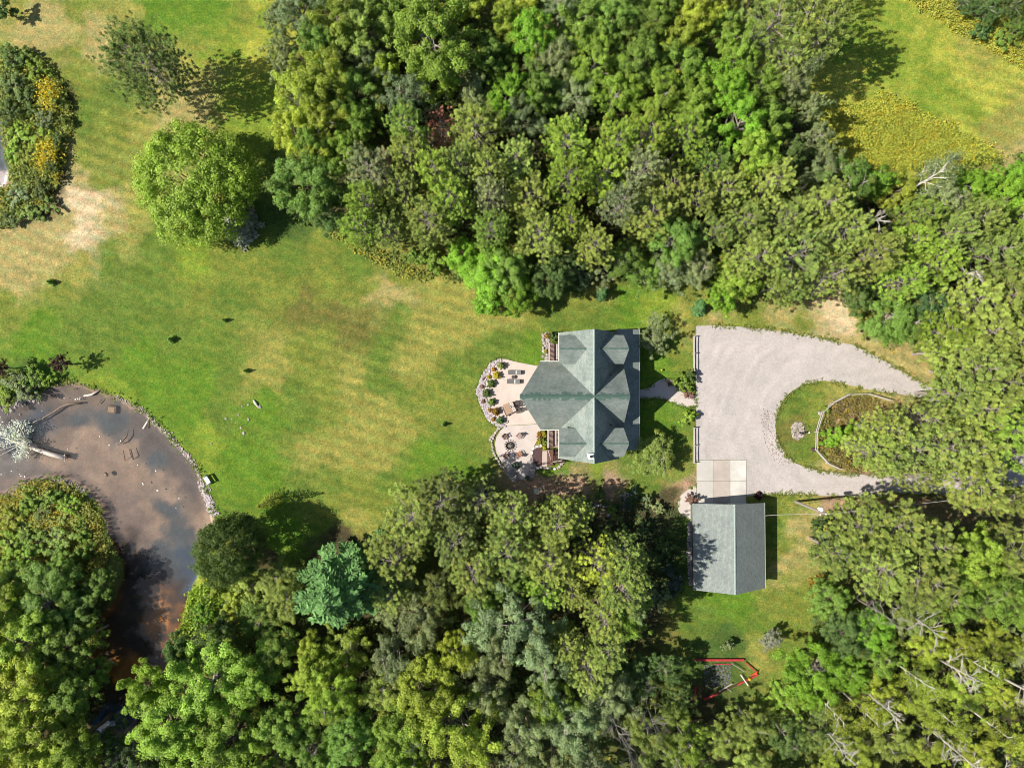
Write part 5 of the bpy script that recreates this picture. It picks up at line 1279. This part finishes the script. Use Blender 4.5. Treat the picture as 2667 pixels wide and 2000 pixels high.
# hand placed crowns of the woods
HAND = """640,20,52,F,SG,12 600,45,30,F,SG,8 618,118,34,F,SG,8 612,165,30,F,SG,8 700,105,52,D,MG,11 745,60,58,D,YG,13 735,150,44,D,DG,9 790,50,56,D,OL,12 860,25,50,D,MG,12 925,78,88,D,LG,16 955,165,55,F,LG,13 835,160,34,D,YG,11
800,150,45,F,SG,11 880,215,55,F,SG,14 1145,78,60,D,BG,13 1095,62,40,D,YG,11 1060,130,44,D,MG,11 1210,20,44,F,SG,10 1260,60,55,D,MG,12 1330,45,55,D,MG,12 1400,60,60,D,MG,12 1195,130,50,F,SG,12 1290,130,56,D,LG,12 1380,140,56,D,MG,13
1500,38,46,D,YG,12 1465,95,44,D,YG,12 1440,20,40,D,MG,11 1475,155,56,D,LG,13 1560,60,44,D,MG,11 1595,120,55,F,LG,13 1650,70,70,Q,OL,14 1740,40,66,Q,OL,15 1760,90,56,P,OL,15 1690,140,44,Q,OL,13 1640,190,58,F,LG,13 1700,190,44,F,SG,12 1735,160,26,Y,SG,13
650,215,58,D,YG,13 715,190,66,D,YG,14 700,265,56,D,YG,13 770,210,55,D,MG,12 640,285,48,D,YG,11 690,320,46,D,LG,12 745,335,46,D,LG,11 770,270,44,D,LG,11 1105,205,46,D,BG,12 1165,205,50,D,MG,12 1120,260,46,F,SG,12 1240,215,50,F,SG,12
1330,215,52,F,LG,13 1420,215,56,F,LG,13 1500,230,56,D,LG,13 1560,200,52,D,BG,13 1600,270,60,D,BG,13 1660,270,44,D,MG,12 1480,300,52,P,LG,13 1620,350,50,D,LG,13 1690,340,40,D,DG,11
1060,600,66,D,BG,8.5 1000,560,42,D,BG,7 1120,640,46,D,BG,8 1055,650,34,S,BG,4 940,560,30,S,LG,3.5 905,545,28,S,MG,4 1095,585,50,D,MG,10 1590,605,52,D,LG,9 1560,640,36,D,BG,7 1500,580,52,F,SG,9 1440,590,44,F,SG,8 1350,560,46,F,MG,9 1250,590,28,S,SG,3.5 1220,560,44,F,DG,8 1180,600,44,D,DG,8 1395,590,44,F,MG,8 1300,590,30,S,SG,3.5
1670,620,36,F,OL,8 1700,560,62,Q,OL,13 1790,600,52,Q,OL,12 1620,560,50,P,OL,13 1450,520,56,D,MG,12 1880,395,46,D,BG,9 1935,415,44,D,YG,9 1990,400,44,Y,SG,12 2030,440,46,F,SG,12 2100,410,44,D,BG,9 2165,420,50,D,BG,9 1830,400,56,F,MG,11 1770,380,44,F,SG,11 1745,240,26,F,SG,11 1760,300,34,F,SG,11
1920,690,56,D,MG,8 1975,700,50,F,MG,9 1875,700,24,S,OL,3 1850,640,44,D,DG,7 2000,660,46,F,BL,9 2130,15,40,F,DG,4.5 2195,55,26,F,MG,3.5 2085,5,26,F,DG,4 2185,10,30,F,DG,5 2120,70,20,S,BL,2.5 2170,85,20,S,MG,2.5
855,1195,60,P,OL,12 900,1110,66,P,OL,13 960,1075,60,P,OD,13 1040,1075,50,Q,OD,11 1110,1110,46,P,OL,12 1198,1122,50,P,OL,12 1245,1110,36,P,OL,11 990,1160,50,P,OD,12 1100,1180,56,P,OL,13 1180,1200,52,P,OL,13 1130,1350,84,F,SG,15 1075,1400,56,F,SG,14 1180,1420,56,F,SG,14
1290,1210,56,Q,YG,13 1335,1262,50,P,OL,16 1345,1200,44,P,OL,15 1300,1320,46,P,OL,14 1230,1270,36,P,OL,12 1350,1320,48,D,LG,14 1360,1225,32,P,OL,17 1364,1296,34,F,SG,17 1220,1380,36,P,OL,12 930,1480,70,D,YG,14 990,1400,44,D,YG,13 970,1560,74,D,YG,15 860,1560,60,D,LG,13 1040,1310,36,D,MG,11 1020,1230,50,P,OL,13 950,1260,50,F,OD,12
910,1330,60,F,SG,11 850,1410,54,F,SG,11 670,1400,40,F,YG,8 600,1250,40,F,OL,5.5 620,1300,44,F,OL,7 560,1340,44,F,MG,7 500,1300,26,S,YG,2.5 470,1260,24,S,YG,2 440,1330,26,S,BG,2.5 540,1270,34,S,OL,3.5 480,1370,44,D,DG,9
450,1480,84,D,LG,13 380,1560,84,D,LG,14 540,1470,66,D,LG,12 500,1590,76,D,LG,13 320,1480,44,D,LG,12 600,1400,50,D,MG,10 620,1560,60,D,MG,12 720,1500,60,F,LG,12 760,1590,60,D,MG,12 680,1450,50,D,YG,11
100,1310,66,D,MG,9 180,1310,48,D,MG,6 60,1370,70,D,LG,11 145,1390,58,D,MG,9 200,1370,36,F,YG,6 40,1258,44,D,LG,6 130,1240,40,D,MG,6 222,1262,36,D,MG,6 60,1480,76,D,YG,12 150,1500,62,D,MG,11 70,1590,80,D,YG,14 170,1600,60,D,LG,12 200,1450,36,D,MG,6 250,1600,36,F,DG,8 10,1320,60,D,YG,11 -10,1420,60,D,YG,12 -10,1540,60,D,YG,13
1230,1560,70,F,SG,13 1310,1500,60,F,SG,12 1130,1560,60,F,SG,13 1180,1500,50,F,LG,12 1400,1580,56,F,OL,10 1480,1600,50,F,LG,10 1560,1590,46,F,OL,8 1465,1500,34,F,DG,7 1440,1440,40,F,DG,7 1620,1560,44,F,OL,9
1795,1185,50,P,OL,11 1778,1140,28,D,DG,6 1790,1290,44,D,MG,7 1850,1130,60,P,OL,12 1920,1130,60,P,OL,12 1990,1165,50,P,OL,12 1890,1220,60,P,OL,13 1980,1240,60,P,OL,13 2080,1200,60,D,LG,12 1820,1370,60,D,DG,8 1880,1350,50,D,BG,8 1770,1440,60,D,BG,9 1830,1450,44,D,BG,8 1900,1420,50,F,LG,9
2160,1180,50,P,OL,13 2150,1280,60,F,LG,12 2060,1300,50,D,LG,10 1960,1320,50,F,OL,9 1900,1500,56,F,YG,9 2000,1400,50,F,YG,6.5 2080,1400,50,F,YG,6 2140,1380,44,F,YG,6 1830,1600,50,F,YG,7 1900,925,40,Q,OL,11 1897,980,42,Q,OL,11 1990,1500,50,F,YG,6 2080,1500,50,F,YG,5.5 2160,1500,44,F,YG,6 1920,1600,50,F,OL,6 2010,1610,50,F,YG,6 2100,1610,50,F,YG,5.5 1750,1580,44,F,OL,8 1700,1590,40,F,DG,8 1690,1500,40,F,LG,7 1740,1500,36,D,BG,7
1868,965,44,P,OL,11 1910,930,44,Q,OL,12 1985,905,44,Q,OL,12 1950,970,56,Q,OL,12 1910,990,40,P,OL,10 1965,1025,36,Q,OL,10 2010,960,56,Q,OL,13 2080,970,56,P,OL,13 2090,880,56,P,OL,13 2150,930,56,P,LG,13 2045,850,50,P,OL,12 1960,740,0,P,OL,12
2080,1040,56,P,OL,13 2165,1075,40,P,OL,10 2150,830,60,P,OL,13 2090,800,56,P,OL,13 2040,760,50,P,OL,12 2110,720,56,P,OL,13 2180,740,56,P,OL,13 2020,720,46,P,LG,12 2080,660,56,P,OL,13 2160,640,60,P,OL,13"""
for tkn in HAND.split():
    a, b_, rv, k, c, h = tkn.split(',')
    if float(rv) < 5: continue
    pl(float(a), float(b_), float(rv)*1.06, k, c, float(h)*tr_.uniform(.95, 1.05))
# dying and bare trees
pl(957, 322, 14, 'Q', 'RD', 9, 'dying pine with rust-red needles in the dark gap of the wood'); pl(845, 355, 9, 'Q', 'RD', 12.5, 'small rusty pine top among the green pines')
pl(925, 320, 30, 'X', 'WH', 9, 'bare grey dead tree in the dark gap beside the red pine', proto=2)
for (bx, by, tx, ty, k, lab) in ((2217,1766,2318,1867,'Z','white bare birch trunk leaning across the lower right wood'), (2400,1690,2562,1801,'Z','pale dead birch with curving trunk at the lower right'), (2400,1880,2524,2000,'Z','pair-like pale trunk cut by the bottom edge at right'), (2568,1741,2663,1810,'Z','pale bare trunk cut by the right edge'),
                             (2540,1960,2610,2030,'Z','short pale trunk at the bottom edge, rightmost'), (2110,1850,2190,1960,'Z','grey bare tree in the dark hollow at lower right'), (1100,1900,0,0,'X','tangled bare grey tree at the bottom of the wood'), (1265,1960,0,0,'X','silvery bare branches at the bottom edge'), (1590,1850,0,0,'X','forked silver dead tree left of the red timbers'), (1690,1840,0,0,'X','bare grey tree just left of the red timbers'),
                             (1630,1930,0,0,'X','bare whitish tree below the forked silver one'), (1760,1960,0,0,'X','bare silver tree at the bottom edge under red timbers'), (800,290,0,0,'X','white bare snag in the upper wood beside yellow-green trees'), (2240,590,0,0,'Z','pale dead trunk in the pines above the drive'), (2480,727,0,0,'Z','long pale trunk among the pines at the right'), (2380,1600,0,0,'Z','pale dead trunk above the lower right birches'), (2280,1590,0,0,'X','grey dead branches right of the garage lawn')):
    h = 13.5
    if tx: w = P(bx, by); 
    else: w = P(bx, by, 7)
    q = Vector((w.x, w.y, 0))/KPX
    plant(1333.5+q.x/(1-h*.62/HC), 1000-q.y/(1-h*.62/HC), k, 'WH', h, 2.6, lab)
for (vx, vy) in ((2120,1440),(2060,1560),(1960,1450),(1870,1540),(2150,1570),(1790,1525)): pl(vx, vy, 30, 'Y', 'YG', 11)

# ---- the woods filled in between
PA = [(690,-90),(705,60),(700,150),(735,260),(722,330),(700,380),(700,470),(720,560),(800,600),(880,600),(960,650),(1060,700),(1130,730),(1200,750),(1290,800),(1400,800),(1430,770),(1540,740),(1620,735),(1720,760),(1800,790),(1850,780),(1900,800),(1990,790),(2030,800),(2120,780),(2200,790),(2240,840),(2310,875),(2390,925),(2450,985),(2460,1010),(2420,1040),(2350,1065),(2270,1085),(2210,1100),(2190,1180),(2200,1230),(2300,1240),(2420,1255),(2560,1240),(2760,1230),(2760,390),(2620,400),(2500,410),(2300,450),(2200,440),(2150,400),(2110,330),(2080,220),(2150,170),(2190,50),(2190,-90)]
PB = [(2110,1375),(2105,1345),(2170,1335),(2300,1345),(2450,1375),(2760,1380),(2760,2090),(1850,2090),(1990,1850),(2030,1800),(2070,1720),(2095,1650),(2115,1560),(2130,1450)]
PC = [(1000,1350),(1030,1290),(1130,1265),(1220,1250),(1330,1275),(1420,1310),(1520,1340),(1600,1400),(1660,1470),(1660,1560),(1610,1640),(1640,1700),(1770,1760),(1780,1850),(1850,1880),(1880,2090),(250,2090),(330,1900),(340,1750),(420,1700),(470,1600),(560,1530),(700,1520),(800,1480),(900,1440),(960,1390)]
PD = [(-90,1500),(100,1490),(235,1490),(330,1530),(250,1600),(240,1700),(310,1760),(280,1850),(240,1900),(270,1990),(270,2090),(-90,2090)]
SEEDS = [(t['px'], t['py'], t['k'], t['c'], t['h']) for t in TREES if t['k'] in 'DFPQ' and t['h'] > 4.8 and t['py'] > -50]
for (x, y) in ((1000,480),(1150,500),(1250,420),(1300,560),(1400,480),(1500,420),(1500,560),(1600,500),(1650,620),(1750,520),(1750,640),(1850,560),(1100,420),(1450,640),(1050,580),(1600,680),(1200,640),(950,520),(2000,560),(2100,500),(2300,560),(2400,560),(2500,520),(2600,500),(2200,600),(2100,680),(2350,680),(2500,640),(2620,620)):
    SEEDS.append((x, y, 'P', 'OL' if (x+y) % 3 else 'LG', 14))
SA = np.array([(s[0], s[1]) for s in SEEDS])
exist = [(t['px'], t['py'], t['rp']) for t in TREES]
n_fill = 0
for poly in (PA, PB, PC, PD):
    q = np.array(poly, float); lo_, hi_ = q.min(0), q.max(0)
    cand = RNG.uniform(lo_, hi_, (9000, 2)); dd = sdist(cand, poly)
    for (x, y), d_ in zip(cand, dd):
        if 1770 < x < 2000 and 1680 < y < 1870: continue
        if (x-2585)**2+(y-1215)**2 < 62**2 or (x-2430)**2+(y-1245)**2 < 75**2: continue
        if y > 1720 and x > 2200 and tr_.random() < .5: continue
        if d_ > -34 or x < -70 or x > 2735 or y < -70 or y > 2070: continue
        i = int(((SA-[x, y])**2).sum(1).argmin()); s = SEEDS[i]
        r = (3.0 if s[2] in 'PQ' else 3.7)*tr_.uniform(.8, 1.2); rp = r/KPX/.92
        if -d_ < rp*.75: rp = max(34, -d_/.75); r = rp*KPX*.92
        if any((x-a)**2+(y-b_)**2 < ((.70 if k_ > 20 else .4)*(rp+k_)*.92)**2 for a, b_, k_ in exist): continue
        plant(x, y, s[2], s[3] if tr_.random() < .75 else tr_.choice(['OL', 'MG', 'LG', 'SG']), min(15.5, max(5.5, s[4]*tr_.uniform(.82, 1.06))), r)
        exist.append((x, y, rp)); n_fill += 1
print('trees', len(TREES), 'filled', n_fill)

# ---- labels: each tree told by colour, kind and the nearest named landmark
LM = [('the house', 1510, 1030), ('the garage', 1897, 1425), ('the red timbers', 1890, 1765), ('the red dying pine', 1152, 388), ('the feathery blue-green pine', 884, 1519), ('the lone field pine', 392, 181), ('the utility pole', 2120, 1318),
      ('the drive island fence', 2130, 1120), ('the drive entrance bend', 2350, 980), ('the round dark pond tree', 600, 1429), ('the pond bench', 546, 1248), ('the large round lawn tree', 504, 473), ('the goldenrod meadow', 2380, 350), ('the reed island', 120, 1340),
      ('the larch', 700, 1315), ('the upper right field', 2450, 170), ('the upper left corner', 0, 0), ('the upper right corner', 2667, 0), ('the lower left corner', 0, 2000), ('the lower right corner', 2667, 2000), ('the satellite dish', 1398, 1273),
      ('the blue spruce', 1826, 800), ('the left edge pond', 0, 400), ('the orange-lit creek bed', 400, 1600), ('the middle of the top edge', 1333, 0), ('the middle of the bottom edge', 1333, 2000), ('the middle of the right edge', 2667, 1000)]
ORD = ['nearest', 'second nearest', 'third nearest', 'fourth nearest', 'fifth nearest', 'sixth nearest', 'seventh nearest', 'eighth nearest', 'ninth nearest', 'tenth nearest', 'eleventh nearest', 'twelfth nearest']
DIRS = ['right of', 'above right of', 'above', 'above left of', 'left of', 'below left of', 'below', 'below right of']
buckets = {}
for t in TREES:
    if t['lab']: continue
    x, y = t['px'], t['py']
    nm, lx, ly = min(LM, key=lambda l: (l[1]-x)**2+(l[2]-y)**2)
    a = math.atan2(-(y-ly), x-lx); di = DIRS[int(round(a/(PI/4))) % 8]
    c = CO[t['c']][0]; key = (c, KW[t['k']], di, nm)
    buckets.setdefault(key, []).append(((x-lx)**2+(y-ly)**2, t))
for (c, kw, di, nm), lst in buckets.items():
    lst.sort(key=lambda e: e[0])
    for i, (_, t) in enumerate(lst):
        t['o']['label'] = f"{c} {kw}, {ORD[i]} {di} {nm}" if len(lst) > 1 else f"{c} {kw} {di} {nm}"
        t['o']['group'] = {'P': 'pines of the woods', 'Q': 'pines of the woods', 'D': 'broadleaf trees of the woods', 'F': 'broadleaf trees of the woods', 'S': 'shrubs in the thickets', 'Y': 'birches of the lower right wood', 'X': 'dead trees in the woods', 'C': 'spruces'}.get(t['k'], 'trees')

# ---- uncountable growth
def scatter(name, lab, polys, n, hgt, size, col, mat='leaf', autumn=.05, clump=14, avoid=None, spread=.45, lean=None, inset=0, seed=1, soft=0):
    rg = np.random.default_rng(seed); pts = []
    tot = 0
    wp = [np.array(S2(p)) for p in polys]
    areas = []
    for q in wp: areas.append(abs(sum(q[i][0]*q[(i+1) % len(q)][1]-q[(i+1) % len(q)][0]*q[i][1] for i in range(len(q))))/2)
    for q, ar in zip(wp, areas):
        k = int(n*ar/sum(areas)); c = rg.uniform(q.min(0), q.max(0), (k*6, 2)); c = c[sdist(c, q) < -inset]
        c = c[(sdist(c, pondw) > .3)]
        if soft: c = c[rg.uniform(size=len(c)) < smooth(.3, -soft, sdist(c, q)+wob(c, .7, 19)*soft*.6)]
        if avoid is not None:
            for av in avoid: c = c[sdist(c, np.array(S2(av))) > .6]
        pts.append(c[:k])
    c = np.concatenate(pts); L = len(c); ci = np.repeat(np.arange(L), clump); N = len(ci)
    hh = rg.uniform(hgt[0], hgt[1], L)*(.7+.3*np.clip(wob(c, .5, 13)+.5, 0, 1.5)); f = rg.uniform(.25, 1, N)
    o3 = rg.normal(size=(N, 3))*spread*(hh[ci][:, None]*.45+.25)
    pos = np.column_stack([c[ci], hh[ci]*f])+o3*np.array([1, 1, .25]); pos[:, 2] = np.maximum(pos[:, 2], .05)
    s_ = size*rg.uniform(.6, 1.4, N)
    V4 = quads(pos, rg.normal(size=(N, 3))*.6+np.array([0, 0, .9]), s_*.8, s_*1.3, rg)
    patch = np.clip(wob(c, .35, 17)*.5+.5, 0, 1); cb = np.clip(.6*rg.uniform(size=L)+.4*patch, 0, 1)
    au = np.clip((rg.uniform(size=L) < autumn)*rg.uniform(.4, 1, L)+autumn*.6*patch, 0, 1)
    tint = np.stack([.55*cb[ci]+.45*rg.uniform(size=N), au[ci]*rg.uniform(.5, 1, N), rg.uniform(size=N)], 1)
    o = link(name, leaf_mesh(name, V4, tint, M[mat])); o.color = (*col, 1)
    return tag(o, lab, kind='stuff')
DRV = [(1813,849),(2111,870),(2301,930),(2440,1000),(2600,1100),(2760,1190),(2760,1290),(2285,1296),(1943,1300),(1813,1300)]
scatter('undergrowth', 'leafy undergrowth on the floor of the woods', [PA, PC, PD, PB], 7500, (.4, 2.2), .30, (.13, .19, .045), avoid=[DR_OUT, [(1640,1400),(1790,1370),(1800,1540),(1650,1560)], [(1790,1700),(1990,1700),(1990,1840),(1790,1840)]], clump=16, inset=.3, seed=3)
G1 = [(2130,290),(2200,262),(2290,240),(2370,265),(2450,310),(2530,355),(2600,395),(2620,425),(2500,430),(2400,440),(2300,450),(2200,450),(2140,410)]
G2 = [(2345,0),(2330,-40),(2500,-40),(2700,80),(2700,200),(2640,175),(2560,130),(2480,85),(2400,45)]
scatter('goldenrod', 'yellow-flowering goldenrod meadow at the upper right', [G1], 5200, (.4, 1.2), .20, (.38, .43, .06), 'petal', .22, 12, spread=.4, seed=4, soft=2.2)
scatter('weeds', 'rough golden weeds along the upper right field edge', [G2], 1500, (.3, 1.0), .20, (.38, .42, .07), 'petal', .22, 12, spread=.4, seed=5, soft=1.5)
scatter('marsh_plants', 'tangled marsh plants at the left edge', [[(-60,130),(90,140),(140,180),(180,250),(188,330),(175,420),(150,490),(90,540),(30,590),(-60,610),(-60,500),(25,490),(30,440),(12,380),(5,300),(-60,280)]], 1800, (.3, 1.2), .24, (.27, .33, .07), 'petal', .08, 13, seed=6)
scatter('yellow_flowers', 'bright yellow flower drift in the marsh', [[(118,225),(160,225),(160,290),(120,285)], [(112,372),(155,372),(158,430),(116,440)]], 130, (1.6, 2.6), .20, (.62, .50, .03), 'petal', .3, 14, seed=7)
scatter('reeds', 'tall yellow-green reeds and grasses on the pond island', [[(-60,1300),(32,1284),(63,1266),(95,1256),(133,1252),(177,1260),(213,1283),(236,1305),(262,1330),(268,1370),(285,1425),(280,1480),(250,1520),(100,1520),(-60,1520)]], 2600, (.3, 1.3), .22, (.33, .36, .08), 'petal', .26, 15, seed=8, soft=.8)
scatter('ferns', 'rusty orange ferns at the wood edge beyond the garage lawn', [[(2108,1505),(2160,1490),(2185,1530),(2190,1580),(2140,1585),(2105,1560)]], 330, (.3, 1.0), .22, (.26, .17, .04), 'petal', .35, 12, seed=9)
scatter('ferns', 'brown and olive ground plants inside the island fence', [[(2165,1055),(2210,1033),(2255,1033),(2310,1050),(2360,1080),(2300,1230),(2190,1218),(2150,1195),(2130,1165),(2132,1120)]], 800, (.2, .8), .2, (.22, .19, .06), 'petal', .15, 11, seed=10)
scatter('bank_plants', 'green plants hanging over the creek bank', [[(505,1530),(560,1510),(590,1560),(560,1640),(500,1700),(462,1740),(470,1660),(488,1600)]], 420, (.4, 1.6), .28, (.30, .42, .045), 'leaf', .04, 15, seed=11)
scatter('ground_ivy', 'dark ground cover in the shady garden below the house', [[(1400,1290),(1470,1300),(1600,1312),(1700,1290),(1760,1330),(1785,1400),(1780,1540),(1680,1600),(1560,1500),(1420,1400)]], 900, (.1, .5), .2, (.09, .13, .05), 'leaf', .05, 9, seed=12)
scatter('hedge_weeds', 'rough weeds along the wood edge above the lawn', [[(850,590),(960,640),(1060,690),(1130,720),(1110,735),(1040,715),(950,665),(850,610)], [(2200,800),(2260,850),(2300,900),(2330,920),(2290,870),(2250,800)]], 260, (.3, 1.0), .22, (.26, .31, .06), 'petal', .2, 11, seed=13)

def fringe(name, lab, lines, n, hgt, size, col, off=.25, seed=1, autumn=.15):
    """ragged tufts along an edge"""
    rg = np.random.default_rng(seed); q = []
    for ln in lines: q += along([tuple(p) for p in ln], .15)
    k = rg.integers(0, len(q), n); c = np.array([q[i][0] for i in k])+rg.normal(size=(n, 2))*off
    c = c[wob(c, 1.1, 31) > -.35]; ci = np.repeat(np.arange(len(c)), 7); N = len(ci)
    pos = np.column_stack([c[ci]+rg.normal(size=(N, 2))*.09, rg.uniform(hgt*.4, hgt, N)+.06]); s_ = size*rg.uniform(.6, 1.4, N)
    o = link(name, leaf_mesh(name, quads(pos, rg.normal(size=(N, 3))*.6+np.array([0, 0, .8]), s_*.6, s_*1.6, rg), np.stack([rg.uniform(size=N), (rg.uniform(size=N) < autumn)*.6, rg.uniform(size=N)], 1), M['leaf'])); o.color = (*col, 1)
    return tag(o, lab, kind='stuff')
fringe('grass_tufts', 'ragged grass tufts creeping over the gravel edges', [inn, outp[1:len(outp)-3]], 2600, .12, .13, (.22, .27, .06), .22, 41)
fringe('grass_tufts', 'grass tufts along the patio and path edges', [S2(bandp[:12]), S2(EP[2:]), S2(wk[:11])], 700, .10, .11, (.17, .26, .04), .14, 42)
fringe('shore_plants', 'low plants and grass hanging over the pond edge', [S2(POND[1:20]), S2(POND[-16:-1])], 480, .3, .17, (.20, .29, .05), .35, 43)
